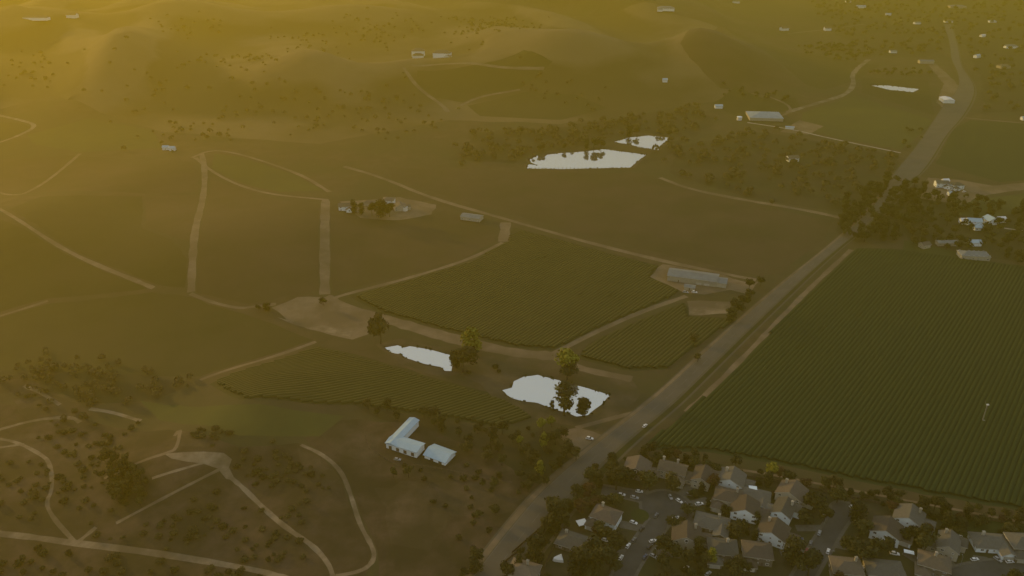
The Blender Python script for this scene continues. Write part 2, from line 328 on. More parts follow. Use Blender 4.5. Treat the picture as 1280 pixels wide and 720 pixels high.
# tracks
TR = [
 ('dirt_track','softdirt',4.5,[(-20,252),(0,262),(30,280),(80,312),(130,335),(192,360)]),
 ('dirt_track','softdirt',7,[(252,192),(257,215),(251,260),(239,365)]),
 ('dirt_track','softdirt',9,[(407,250),(406,300),(406,368)]),
 ('dirt_track','softdirt',5,[(244,197),(262,213),(300,232),(345,244),(410,250)]),
 ('dirt_track','softdirt',5,[(240,197),(263,187),(300,192),(377,217),(412,240)]),
 ('dirt_track','softdirt',4,[(238,367),(265,378),(300,386),(318,383),(345,380)]),
 ('dirt_track','softdirt',3.5,[(-10,398),(60,376)]),
 ('dirt_track','softdirt',4,[(250,475),(320,452),(395,427)]),
 ('dirt_road','softdirt',6,[(430,208),(475,221),(540,248),(640,276),(727,301),(827,326),(900,341),(945,350)]),
 ('dirt_track','softdirt',11,[(632,278),(630,302)]),
 ('dirt_track','softdirt',4.5,[(628,303),(590,323),(520,345),(430,368),(412,375)]),
 ('dirt_road','softdirt',13,[(405,372),(440,388),(487,400),(567,424),(640,441),(690,445)]),
 ('dirt_road','softdirt',8,[(690,445),(720,460),(790,474)]),
 ('dirt_track','softdirt',5,[(690,443),(740,417),(800,390),(858,370)]),
 ('dirt_track','softdirt',7,[(825,222),(860,236),(930,250),(1010,263),(1055,273)]),
 ('pale_lane','pale',3,[(934,153),(993,162),(1033,172),(1126,191)]),
 ('dirt_track','dirt',9,[(985,140),(1030,127),(1060,117),(1068,104),(1064,92),(1086,74)]),
 ('dirt_track','softdirt',5,[(-20,234),(20,246),(45,235),(100,192)]),
 ('dirt_track','dirt',6,[(-10,142),(35,152),(46,158),(20,171),(-10,181)]),
 ('dirt_track','softdirt',7,[(505,88),(520,106),(552,130),(560,140)]),
 ('dirt_track','softdirt',7,[(575,132),(600,120),(650,112)]),
 ('dirt_track','softdirt',8,[(515,82),(560,78),(620,84),(680,96)]),
 ('dirt_track','dirt',4,[(-20,665),(40,671),(100,680),(220,695),(320,712),(360,724)]),
 ('dirt_path','dirt',2.6,[(98,677),(120,659)]),
 ('dirt_path','dirt',2.4,[(-5,548),(20,552),(50,567),(63,578),(66,612),(57,628),(65,646),(92,676)]),
 ('dirt_path','dirt',2,[(-5,560),(30,555)]),
 ('dirt_path','dirt',2.0,[(145,654),(210,620),(276,586)]),
 ('dirt_path','dirt',2.0,[(190,598),(225,587),(260,577)]),
 ('dirt_path','dirt',2.8,[(290,598),(307,612),(353,657),(393,683),(412,706),(417,724)]),
 ('dirt_path','dirt',2.6,[(376,556),(400,566),(427,588),(440,623),(450,657),(468,687),(467,702),(452,714),(420,720)]),
 ('dirt_path','dirt',3,[(30,482),(50,490),(75,506)]),
 ('dirt_path','dirt',3,[(112,511),(145,516),(176,526)]),
 ('dirt_path','dirt',3,[(-5,538),(45,524),(90,521),(100,528)]),
 ('dirt_path','softdirt',2.5,[(218,545),(226,535),(222,560),(210,566),(180,575),(130,598)]),
 ('dirt_track','softdirt',4,[(850,500),(720,535)]),
 ('dirt_path','softdirt',2,[(900,584),(960,592),(1060,612),(1180,634),(1290,655)]),
 ('dirt_track','softdirt',5,[(1206,147),(1245,151),(1330,158)]),
 ('dirt_track','softdirt',5,[(960,120),(985,130),(990,140),(960,150)]),
 ('dirt_track','softdirt',6,[(985,42),(1040,36),(1080,30)]),
 ('dirt_track','pale',3,[(1255,285),(1300,292)]),
]
for nm, m, wd, px in TR: track(nm, M[m], px, wd, step=12 if px[0][1] < 300 else 7)
# main road: verge, asphalt
Le = smooth_line(W([(560,745),(634,650),(674,606),(737,555),(797,510),(835,478),(870,445),(963,363),(1040,303),(1085,262),(1120,213),(1143,187),(1166,153),(1182,128),(1200,110),(1198,90),(1189,75),(1188,55),(1180,30)]), 2)
Ri = smooth_line(W([(640,745),(705,655),(750,602),(790,558),(850,508),(878,480),(950,408),(1050,311),(1108,268),(1145,225),(1166,203),(1186,167),(1206,147),(1219,125),(1221,110),(1213,97),(1202,83),(1199,60),(1190,30)]), 2)
def lerp(a, b, t): return (a[0] + (b[0] - a[0]) * t, a[1] + (b[1] - a[1]) * t)
def strip(name, m, t0, t1, far=-1):
    A = [lerp(a, b, t0) for a, b in zip(Le, Ri)]; B = [lerp(a, b, t1) for a, b in zip(Le, Ri)]
    REG.append((name, m, [[A[i], A[i + 1], B[i + 1], B[i]] for i in range(len(A) - 1) if A[i][1] > far]))
strip('road_verge', M['verge'], -.02, 1.02); strip('road_verge', M['softdirt'], .02, .14); strip('grass_strip', M['green'], .78, .95); strip('road_shoulder', M['asphalt'], .02, .9, 880); strip('main_road', M['asphalt'], .16, .66)
track('dirt_path', M['softdirt'], [(858,515),(893,484),(955,420),(1010,362),(1064,312)], 4.5)
# estate streets
ST = [([(770,740),(786,704),(805,678),(822,655),(833,640)], 10), ([(990,745),(1012,708),(1030,678),(1046,652),(1056,640)], 9), ([(1120,760),(1170,730),(1225,712),(1300,706)], 11), ([(833,634),(812,624),(785,617),(752,612)], 7)]
BULB = [((833, 634), 14), ((1057, 639), 7.5)]
SW = [(smooth_line(W(p)), wd) for p, wd in ST]
def circ(c, r, n=28): return [(c[0] + r * math.cos(6.2832 * i / n), c[1] + r * math.sin(6.2832 * i / n)) for i in range(n)]
for p, wd in SW: track('pavement', M['concrete'], world=p, width=wd + 3.6, jit=0, step=6)
for c, r in BULB: REG.append(('pavement', M['concrete'], [circ(G(*c), r + 1.8)]))
DRIVES = [((805,612),(815,627),5),((866,606),(848,622),6),((885,625),(852,634),6),((893,655),(850,650),5),((775,655),(812,662),6),((745,690),(790,692),6),((858,695),(822,690),5),
 ((975,690),(1012,690),5),((995,660),(1035,660),5),((1090,690),(1040,680),5),((1130,690),(1180,722),5),((1225,695),(1232,712),7),((1185,700),(1195,718),5)]
for a, b, wd in DRIVES: track('driveway', M['concrete'], [a, b], wd, jit=0)
for p, wd in SW: track('street', M['street'], world=p, width=wd, jit=0, step=6)
for c, r in BULB: REG.append(('street', M['street'], [circ(G(*c), r)]))
REG.append(('lawn', M['lawn'], [circ(G(800, 644), 5.2, 16)]))
# ponds last: rim then water
PONDS = [[(659,210),(660,205),(672,206),(664,203),(662,199),(672,194),(680,196),(684,193),(700,191),(730,189),(755,186),(808,193),(796,202),(788,209),(740,210),(700,211)],
 [(768,177),(783,172),(810,169),(838,172),(826,181),(823,187),(800,184),(790,181)],
 [(481,434),(497,431),(505,434),(512,432),(540,437),(562,443),(563,450),(566,454),(564,463),(556,463),(551,458),(530,454),(508,447),(500,442),(488,440)],
 [(628,487),(640,484),(642,476),(655,470),(672,468),(700,475),(763,493),(752,505),(735,518),(720,520),(706,514),(690,510),(672,503),(655,501),(640,497),(634,493)],
 [(1089,106.5),(1110,106.5),(1149,111),(1142,115),(1112,112)]]
PW = []
for px in PONDS:
    P = resamp(W(px), 4, .3, True); c = (sum(p[0] for p in P) / len(P), sum(p[1] for p in P) / len(P))
    Q = [(p[0] + (p[0] - c[0]) / math.hypot(p[0] - c[0], p[1] - c[1]) * 5, p[1] + (p[1] - c[1]) / math.hypot(p[0] - c[0], p[1] - c[1]) * 5) for p in P]
    REG.append(('pond_bank', M['bank'], [Q])); REG.append(('pond', M['water'], [P])); PW.append((P, c))

# ------------------------------------------------------------------ one triangulation for the whole ground, cut at every region edge
pts = []; faces = []; freg = []
jr = random.Random(5)
for x0, x1, y0, y1, st, hole in ((-760, 1000, 300, 1400, 20, None), (-2000, 2400, 1400, 3300, 42, None), (-5200, 5200, -700, 7800, 260, 1)):
    yy = y0
    while yy <= y1:
        xx = x0
        while xx <= x1:
            if not (hole and ((-800 < xx < 1050 and 280 < yy < 1440) or (-2050 < xx < 2450 and 1370 < yy < 3350))):
                e = hole and (xx in (x0,) or xx + st > x1 or yy == y0 or yy + st > y1)
                pts.append((xx + (0 if e else jr.uniform(-.25, .25) * st), yy + (0 if e else jr.uniform(-.25, .25) * st)))
            xx += st
        yy += st
ng = len(pts)
for ri, (nm, m, fl) in enumerate(REG):
    for f in fl:
        if sum(f[i - 1][0] * f[i][1] - f[i][0] * f[i - 1][1] for i in range(len(f))) < 0: f = f[::-1]
        k = len(pts); pts += list(f); faces.append(list(range(k, k + len(f)))); freg.append(ri)
vo, eo, fo, ov, oe, of = delaunay_2d_cdt([Vector(p) for p in pts], [], faces, 0, 1e-3)
V = np.array([(v[0], v[1]) for v in vo]); T = np.array(fo, dtype=np.int64)
best = np.array([max((freg[i] for i in q), default=-1) for q in of])
Z = hgt(V[:, 0], V[:, 1])
def inside(P, x, y):
    P = np.asarray(P); x = np.asarray(x, float); y = np.asarray(y, float); c = np.zeros(np.shape(x), bool)
    for i in range(len(P)):
        a, b = P[i - 1], P[i]
        if a[1] == b[1]: continue
        c ^= ((a[1] > y) != (b[1] > y)) & (x < (b[0] - a[0]) * (y - a[1]) / (b[1] - a[1]) + a[0])
    return c
cen = V[T].mean(axis=1)
wat = np.array([REG[b][0] == 'pond' if b >= 0 else False for b in best]); bank = np.array([REG[b][0] == 'pond_bank' if b >= 0 else False for b in best])
wv = np.zeros(len(V), bool); wv[np.unique(T[wat])] = True
Z[wv] = -.45
tri_area = np.cross(V[T[:, 1]] - V[T[:, 0]], V[T[:, 2]] - V[T[:, 0]])
T[tri_area < 0] = T[tri_area < 0][:, ::-1]
V3 = np.column_stack([V, Z])
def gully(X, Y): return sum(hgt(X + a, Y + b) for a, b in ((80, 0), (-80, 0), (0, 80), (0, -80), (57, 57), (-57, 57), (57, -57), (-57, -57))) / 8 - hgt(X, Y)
def sub(name, idx, m, kind='structure'):
    t = T[idx]; u, inv = np.unique(t, return_inverse=True)
    me = mesh_np(name, V3[u], inv.reshape(t.shape), [m], smooth=True)
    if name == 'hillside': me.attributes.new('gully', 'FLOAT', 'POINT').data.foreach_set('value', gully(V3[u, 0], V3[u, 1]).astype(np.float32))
    return link(name, me, kind=kind)
sub('ground', best < 0, M['ground'])
gr = {}
for ri, (nm, m, fl) in enumerate(REG):
    key = (nm, m.name) if nm in ('dirt_track', 'dirt_path', 'driveway', 'street', 'pavement', 'wood_floor') else (nm, ri)
    gr.setdefault(key, []).append(ri)
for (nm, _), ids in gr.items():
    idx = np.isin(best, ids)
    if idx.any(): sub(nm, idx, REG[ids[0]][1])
REGNAME = [r[0] for r in REG]

# kerbs along the estate streets (raised strips just outside the asphalt)
def kerb(P, closed=False):
    mb = MB(); L, Rr = offset_line(P, .3); n = len(P)
    for i in range(n - (0 if closed else 1)):
        j = (i + 1) % n; a, b, c, d = L[i], L[j], Rr[j], Rr[i]; z = h1(*P[i])
        mb.add([(a[0], a[1], z - .1), (b[0], b[1], z - .1), (c[0], c[1], z - .1), (d[0], d[1], z - .1), (a[0], a[1], z + .13), (b[0], b[1], z + .13), (c[0], c[1], z + .13), (d[0], d[1], z + .13)],
               [(4, 7, 6, 5), (0, 4, 5, 1), (2, 6, 7, 3), (1, 5, 6, 2), (3, 7, 4, 0)])
    return mb
SWR = [resamp(q, 3) for q, wd in SW]; BW = [(G(*c), r) for c, r in BULB]
def inst(p, skip=None):
    for k, (q, wd) in enumerate(SW):
        if k == skip: continue
        if min(math.hypot(p[0] - s[0], p[1] - s[1]) for s in SWR[k]) < wd / 2 + .4: return True
    return any(math.hypot(p[0] - c[0], p[1] - c[1]) < r + .1 for c, r in BW)
for k, (q, wd) in enumerate(SW):
    for side in offset_line(resamp(q, 4), wd + .4):
        run = []
        for p in side + [None]:
            if p is not None and not inst(p, k): run.append(p)
            else:
                if len(run) > 2: link('kerb', kerb(run).mesh('kerb', [M['concrete']]), kind='structure')
                run = []

# centre line and edge lines of the main road
def roadline(t, name, wd, dash=None, i0=0, i1=999):
    A = resamp([lerp(a, b, t) for a, b in zip(Le, Ri)], 4); mb = MB(); L, Rr = offset_line(A, wd)
    for i in range(len(A) - 1):
        if A[i][1] > 1000 or (dash and (i // 2) % 2): continue
        z = [h1(*q) + .012 for q in (L[i], L[i + 1], Rr[i + 1], Rr[i])]
        mb.add([(*q, zz) for q, zz in zip((L[i], L[i + 1], Rr[i + 1], Rr[i]), z)], [(3, 2, 1, 0)])
    link(name, mb.mesh(name, [M['paint']]), kind='structure')
roadline(.44, 'centre_line', .16, dash=True); roadline(.17, 'edge_line', .16); roadline(.68, 'edge_line', .14)

# ------------------------------------------------------------------ vine rows (too fine to count): one object for each field
def vine_rows(P, d, m, spacing, seg=7, cover=1.15):
    P = np.array(P); q = math.hypot(*d); d = (d[0] / q, d[1] / q); n = (-d[1], d[0])
    U = P @ np.array(d); Vv = P @ np.array(n); VV = []; FF = []; k = 0
    rg = np.random.RandomState(int(abs(P.sum())) % 9999)
    for v in np.arange(Vv.min() + 2, Vv.max() - 1, spacing):
        xs = []
        for i in range(len(P)):
            a, b = i - 1, i
            if (Vv[a] > v) != (Vv[b] > v): xs.append(U[a] + (U[b] - U[a]) * (v - Vv[a]) / (Vv[b] - Vv[a]))
        xs.sort()
        for a, b in zip(xs[::2], xs[1::2]):
            a += 3 + rg.uniform(0, 2.5); b -= 3 + rg.uniform(0, 2.5)
            if b - a < 12: continue
            c = max(2, int((b - a) / seg) + 1); u = np.linspace(a, b, c)
            vv = v + rg.uniform(-.05, .05, c)
            wd = rg.uniform(1.28, 1.36, c) * cover; ht = rg.uniform(1.11, 1.18, c)
            gap = rg.uniform(0, 1, c) < .004; ht[gap] = .9; wd[gap] = .7
            blk = []
            for off, hh in ((-.85, 0), (-.74, .92), (.02, 1.), (.74, .92), (.85, 0)):
                s = vv + off * wd; X = u * d[0] + s * n[0]; Y = u * d[1] + s * n[1]
                blk.append(np.column_stack([X, Y, (hgt(X, Y) + np.where(hh > 0, ht * hh, -.15))]))
            B = np.stack(blk, 1).reshape(-1, 3); VV.append(B)
            i = np.arange(c - 1)[:, None] * 5; j = np.arange(4)[None, :]
            FF.append(np.stack([k + i + j, k + i + j + 1, k + i + j + 6, k + i + j + 5], -1).reshape(-1, 4)[:, ::-1])
            k += c * 5
    if VV: link('vine_rows', mesh_np('vine_rows', np.concatenate(VV), np.concatenate(FF), [m]), kind='stuff')
for i, (P, vm, d) in enumerate(FW):
    if vm and i in (0, 8, 11, 16):
        far = min(p[1] for p in P)
        vine_rows(P, d, M[vm], 3.0, 6 if far < 700 else 10, 1.34)

# ------------------------------------------------------------------ trees
def crown_mesh(seed, h, r, leafm, n=620, shape='round', base=.28, size=.62):
    g = random.Random(seed); mb = MB(); lobes = []
    for i in range(9 if shape == 'round' else 7):
        a = g.uniform(0, 6.28); t = g.random()
        if shape == 'round': q = r * .62 * math.sqrt(g.random()); z = h * (base + (1 - base) * (.28 + .5 * t)); rr = r * g.uniform(.32, .55)
        elif shape == 'tall': q = r * .35 * g.random(); z = h * (base + (1 - base) * (i + .5) / 7.5); rr = r * g.uniform(.5, .85) * (1.1 - .4 * abs(i / 6 - .4))
        elif shape == 'cone': q = 0; z = h * (.12 + .8 * (i + .5) / 7); rr = r * (1.08 - i / 7)
        else: q = r * .6 * math.sqrt(g.random()); z = h * g.uniform(.3, .62); rr = r * g.uniform(.35, .5)
        lobes.append((q * math.cos(a), q * math.sin(a), z, rr))
    for i in range(n):
        x, y, z, rr = g.choice(lobes); v = Vector((g.gauss(0, 1), g.gauss(0, 1), g.gauss(0, 1))).normalized() * rr * g.uniform(.55, 1.08)
        c = Vector((x, y, z)) + Vector((v.x, v.y, v.z * .8)); c.z = max(c.z, .15)
        nn = (v.normalized() + Vector((g.gauss(0, .5), g.gauss(0, .5), g.gauss(0, .5) + .35))).normalized(); u = nn.orthogonal().normalized(); w_ = nn.cross(u)
        an = g.uniform(0, 6.28); u, w_ = u * math.cos(an) + w_ * math.sin(an), w_ * math.cos(an) - u * math.sin(an)
        s1 = size * g.uniform(.6, 1.3); s2 = s1 * g.uniform(.5, .9)
        mb.add([c - u * s1, c + w_ * s2 * .8 + nn * .1, c + u * s1, c - w_ * s2 - nn * .08], [(0, 1, 2, 3)])
    return mb.mesh('crown', [leafm])
def trunk_mesh(seed, h, r, base=.3):
    g = random.Random(seed); mb = MB(); t = h * (base + .22); lean = (g.uniform(-.3, .3), g.uniform(-.3, .3)); r0 = max(.1, h * .022)
    mb.tube((0, 0, -.4), (lean[0], lean[1], t), r0 * 1.25, r0 * .6)
    for i in range(4):
        a = g.uniform(0, 6.28); z = t * g.uniform(.6, .98)
        mb.tube((lean[0] * z / t, lean[1] * z / t, z), (r * .55 * math.cos(a), r * .55 * math.sin(a), z + h * g.uniform(.18, .32)), r0 * .5, r0 * .15, 5)
    return mb.mesh('trunk', [M['bark']])
KIND = {}
def kind(key, name, words, cat, leafm, specs):
    KIND[key] = (name, words, cat, [(crown_mesh(sd, h, r, M[leafm], n, shp, base, size), trunk_mesh(sd, h, r, base if shp != 'bush' else .1), h, r) for sd, h, r, n, shp, base, size in specs])
kind('oak', 'broadleaf_tree', 'dark green', 'tree', 'leaf', [(11, 10, 4.6, 700, 'round', .25, .62), (12, 9, 4.9, 700, 'round', .22, .62), (13, 11, 4.4, 700, 'round', .3, .6), (14, 8, 4.0, 600, 'round', .2, .55)])
kind('ever', 'evergreen_tree', 'blackish evergreen', 'tree', 'leafdark', [(21, 11, 4.2, 720, 'round', .22, .6), (22, 12, 3.4, 640, 'tall', .15, .6), (23, 10, 4.6, 720, 'round', .2, .6)])
kind('olive', 'broadleaf_tree', 'olive green', 'tree', 'leafolive', [(31, 9, 4.2, 640, 'round', .25, .6), (32, 8, 4.4, 640, 'round', .2, .6)])
kind('yellow', 'broadleaf_tree', 'yellow green', 'tree', 'leafyellow', [(41, 10, 3.8, 680, 'round', .25, .55), (42, 11, 3.6, 680, 'tall', .2, .55)])
kind('red', 'broadleaf_tree', 'russet', 'tree', 'leafred', [(51, 8, 3.6, 600, 'round', .25, .55)])
kind('tall', 'eucalyptus_tree', 'tall dark', 'tree', 'leafdark', [(61, 22, 5.2, 560, 'tall', .22, .85), (62, 20, 4.4, 520, 'tall', .2, .8)])
kind('cone', 'conifer_tree', 'narrow dark', 'tree', 'leafdark', [(71, 9, 1.9, 420, 'cone', .05, .5)])
kind('bush', 'bush', 'dark', 'bush', 'leafdark', [(81, 3.2, 2.4, 240, 'bush', .1, .5), (82, 2.8, 2.8, 240, 'bush', .1, .5)])
kind('obush', 'bush', 'olive', 'bush', 'leafolive', [(83, 2.6, 2.2, 220, 'bush', .1, .48)])
TREES = []
def plant(k, xy, scale, group, words=None, sz=None):
    name, wd, cat, protos = KIND[k]; cm, tm, h, r = rnd.choice(protos)
    o = link(name, None, cat=cat, group=group); o.location = (xy[0], xy[1], h1(*xy)); o.rotation_euler.z = rnd.uniform(0, 6.28)
    s3 = sz or (1, 1); o.scale = (scale * s3[0], scale * s3[0], scale * s3[1])
    link('trunk', tm, o); link('crown', cm, o)
    TREES.append((o, words or wd, cat, xy, scale * s3[1] * h)); return o

# ------------------------------------------------------------------ buildings
def roof_mb(mb, w, d, h, rise, kind='gable', o=.5, t=.3, cx=0, cy=0, axis='x', m=0, mt=1):
    def tr(x, y, z): return (cx + x, cy + y, z) if axis == 'x' else (cx - y, cy + x, z)
    sl = rise / (d / 2); X = w / 2 + o; Y = d / 2 + o; ze = h - o * sl; zr = h + rise
    if kind == 'flat':
        top = [(-X, -Y, h + rise * .4), (X, -Y, h + rise * .4), (X, Y, h + rise), (-X, Y, h + rise)]; fs = [(0, 1, 2, 3)]; eave = [0, 1, 2, 3]
    else:
        rx = X if kind == 'gable' else max(.4, X - Y)
        top = [(-X, -Y, ze), (X, -Y, ze), (X, Y, ze), (-X, Y, ze), (-rx, 0, zr), (rx, 0, zr)]
        fs = [(0, 1, 5, 4), (2, 3, 4, 5)] + ([] if kind == 'gable' else [(3, 0, 4), (1, 2, 5)])
        eave = [0, 1, 2, 3] if kind == 'hip' else [0, 1, 5, 2, 3, 4]
    n = len(top); vs = [tr(*p) for p in top] + [tr(p[0], p[1], p[2] - t) for p in top]
    mb.add(vs, fs + [tuple(n + i for i in f)[::-1] for f in fs], m)
    k = len(mb.v) - 2 * n
    for i in range(len(eave)):
        a, b = eave[i], eave[(i + 1) % len(eave)]; mb.f.append((k + b, k + a, k + n + a, k + n + b)); mb.m.append(mt)
def wall_mb(mb, w, d, h, rise, kind, cx=0, cy=0, axis='x', z0=-.6):
    def tr(x, y, z): return (cx + x, cy + y, z) if axis == 'x' else (cx - y, cy + x, z)
    e = .04; X, Y = w / 2, d / 2; t = h - .32
    vs = [(-X, -Y, z0), (X, -Y, z0), (X, Y, z0), (-X, Y, z0), (-X, -Y, t), (X, -Y, t), (X, Y, t), (-X, Y, t)]
    fs = [(0, 1, 5, 4), (1, 2, 6, 5), (2, 3, 7, 6), (3, 0, 4, 7), (7, 4, 5, 6)]
    if kind == 'gable':
        vs += [(-X, 0, t + rise - .02), (X, 0, t + rise - .02)]; fs = [(0, 1, 5, 4), (2, 3, 7, 6), (1, 2, 6, 9, 5), (3, 0, 4, 8, 7), (4, 5, 9, 8), (6, 7, 8, 9)]
    mb.add([tr(*p) for p in vs], fs)
def win_meshes():
    out = {}
    for key, (a, b) in dict(win=(1.5, 1.3), small=(.9, 1.0), wide=(2.4, 1.3), glassdoor=(2.2, 2.0)).items():
        f = MB(); t = .13
        for x0, x1, z0, z1 in ((-a / 2, a / 2, b / 2 - t, b / 2), (-a / 2, a / 2, -b / 2, -b / 2 + t), (-a / 2, -a / 2 + t, -b / 2 + t, b / 2 - t), (a / 2 - t, a / 2, -b / 2 + t, b / 2 - t), (-.04, .04, -b / 2 + t, b / 2 - t)):
            f.box(x0, x1, -.09, .03, z0, z1)
        p = MB(); p.box(-a / 2 + .1, a / 2 - .1, -.04, .02, -b / 2 + .1, b / 2 - .1)
        out[key] = (f.mesh('window', [M['white']]), p.mesh('pane', [M['glass']]))
    f = MB(); p = MB(); n = 12
    for i in range(n):
        a0, a1 = 6.2832 * i / n, 6.2832 * (i + 1) / n
        vs = [(q * math.cos(a) * .9, y, q * math.sin(a) * 1.0) for y in (-.1, .03) for a in (a0, a1) for q in (.75, 1.05)]
        f.add(vs, [(0, 1, 3, 2), (4, 6, 7, 5), (1, 5, 7, 3), (0, 2, 6, 4)])
    p.add([(math.cos(6.2832 * i / n) * .8, -.03, math.sin(6.2832 * i / n) * .9) for i in range(n)], [tuple(range(n))])
    out['round'] = (f.mesh('window', [M['white']]), p.mesh('pane', [M['glass']]))
    g = MB(); g.box(-2.4, 2.4, -.06, .04, 0, 2.2)
    for i in range(4): g.box(-2.3, 2.3, -.09, -.06, .08 + i * .53, .52 + i * .53)
    out['garage'] = g.mesh('garage_door', [M['trim']])
    g = MB(); g.box(-.5, .5, -.06, .04, 0, 2.1); g.box(.3, .4, -.12, -.06, .95, 1.1); out['door'] = g.mesh('door', [M['wood']])
    g = MB(); g.box(-.55, .55, -.45, .45, 0, 2.6); g.box(-.7, .7, -.6, .6, 2.25, 2.45); g.box(-.2, .2, -.2, .2, 2.6, 2.95); out['chimney'] = g.mesh('chimney', [M['wallc']])
    return out
WM = win_meshes()
def place(me, parent, x, y, z, rot, name=None):
    o = link(name or me.name.split('.')[0], me, parent); o.location = (x, y, z); o.rotation_euler.z = rot; return o
HOUSES = []
def house(px, py, yaw, vols, label, wall='wallc', roof='roofb', chim=(), extras=(), cat='house', group=None, name='house', sc=1, storeys=None, skipwin=False):
    """vols: (cx, cy, w, d, h, rise, kind, axis)"""
    c = G(px, py); o = link(name, None, label=label, cat=cat, group=group)
    o.location = (c[0], c[1], h1(*c)); o.rotation_euler.z = R(yaw); o.scale = (sc, sc, sc)
    for i, (cx, cy, w_, d_, h, rise, kd, ax) in enumerate(vols):
        mb = MB(); wall_mb(mb, w_, d_, h, rise, kd, cx, cy, ax); wo = link('wall', mb.mesh('wall', [M[wall]]), o)
        mb = MB(); roof_mb(mb, w_, d_, h, rise, kd, cx=cx, cy=cy, axis=ax); ro = link('roof', mb.mesh('roof', [M[roof], M['trim']]), o)
        if i == 0:
            for (x, y, z) in chim: place(WM['chimney'], ro, x, y, z, 0)
        if skipwin: continue
        X, Y = (w_ / 2, d_ / 2) if ax == 'x' else (d_ / 2, w_ / 2)
        zs = [1.6] if h < 4.2 else [1.6, 4.3]
        for z in zs:
            for (nx, ny, L) in ((0, -1, 2 * X), (-1, 0, 2 * Y), (1, 0, 2 * Y), (0, 1, 2 * X)):
                k = max(1, int(L / 4.2))
                for j in range(k):
                    s_ = (j + .5) / k * L - L / 2; x = cx + (s_ if ny else nx * X); y = cy + (ny * Y if ny else s_)
                    if any(abs(x - q[0]) < q[2] / (2 if q[7] == 'x' else 2) * (1 if q[7] == 'x' else q[3] / q[2]) + .5 and abs(y - q[1]) < (q[3] if q[7] == 'x' else q[2]) / 2 + .5 for q in vols if q is not vols[i]): continue
                    key = 'small' if (j + int(z)) % 3 == 2 else ('wide' if (i + j) % 4 == 1 and L > 9 else 'win')
                    f = place(WM[key][0], wo, x, y, z, {(0, -1): 0, (1, 0): R(90), (0, 1): R(180), (-1, 0): R(-90)}[(nx, ny)], 'window')
                    # glass stands in the same parent wall as its frame
                    place(WM[key][1], wo, x, y, z, {(0, -1): 0, (1, 0): R(90), (0, 1): R(180), (-1, 0): R(-90)}[(nx, ny)], 'pane')
    for e in extras:
        key, x, y, z, rt = e
        if key == 'round':
            place(WM['round'][0], o, x, y, z, R(rt), 'round_window'); place(WM['round'][1], o, x, y, z, R(rt), 'pane')
        else: place(WM[key], o, x, y, z, R(rt), WM[key].name.split('.')[0])
    HOUSES.append((c, max(v[2] for v in vols) * sc * .6)); return o
A2 = [(0, 0, 14, 9, 5.4, 2.4, 'gable', 'x'), (4.2, -5.4, 7, 6.4, 3.0, 1.7, 'gable', 'y')]
B2 = [(0, 0, 13, 10, 5.2, 2.2, 'hip', 'x'), (-4, -5.6, 7.5, 6.4, 3.0, 1.6, 'hip', 'y')]
C2 = [(0, 0, 11, 13, 5.0, 3.2, 'gable', 'y'), (8.2, 1, 6.5, 7, 3.1, 1.7, 'gable', 'x')]
D1 = [(0, 0, 16, 10, 3.2, 2.2, 'hip', 'x'), (5, -5, 8, 6.5, 3.1, 1.7, 'gable', 'y')]
E2 = [(0, 0, 12, 9, 5.4, 2.4, 'gable', 'y'), (-6, -1, 8, 7, 3.0, 1.6, 'hip', 'x'), (4.5, 5, 6, 6, 4.2, 1.6, 'gable', 'x')]
ga = [('garage', 4.2, -8.95, 0, 0), ('door', -1, -4.53, 0, 0)]
gb = [('garage', -4, -9.4, 0, 0), ('door', 2, -5.03, 0, 0)]
gc = [('garage', 8.2, -2.6, 0, 0), ('door', 0, -5.55, 0, 0)]
gd = [('garage', 5, -9.06, 0, 0), ('door', -3, -5.03, 0, 0)]
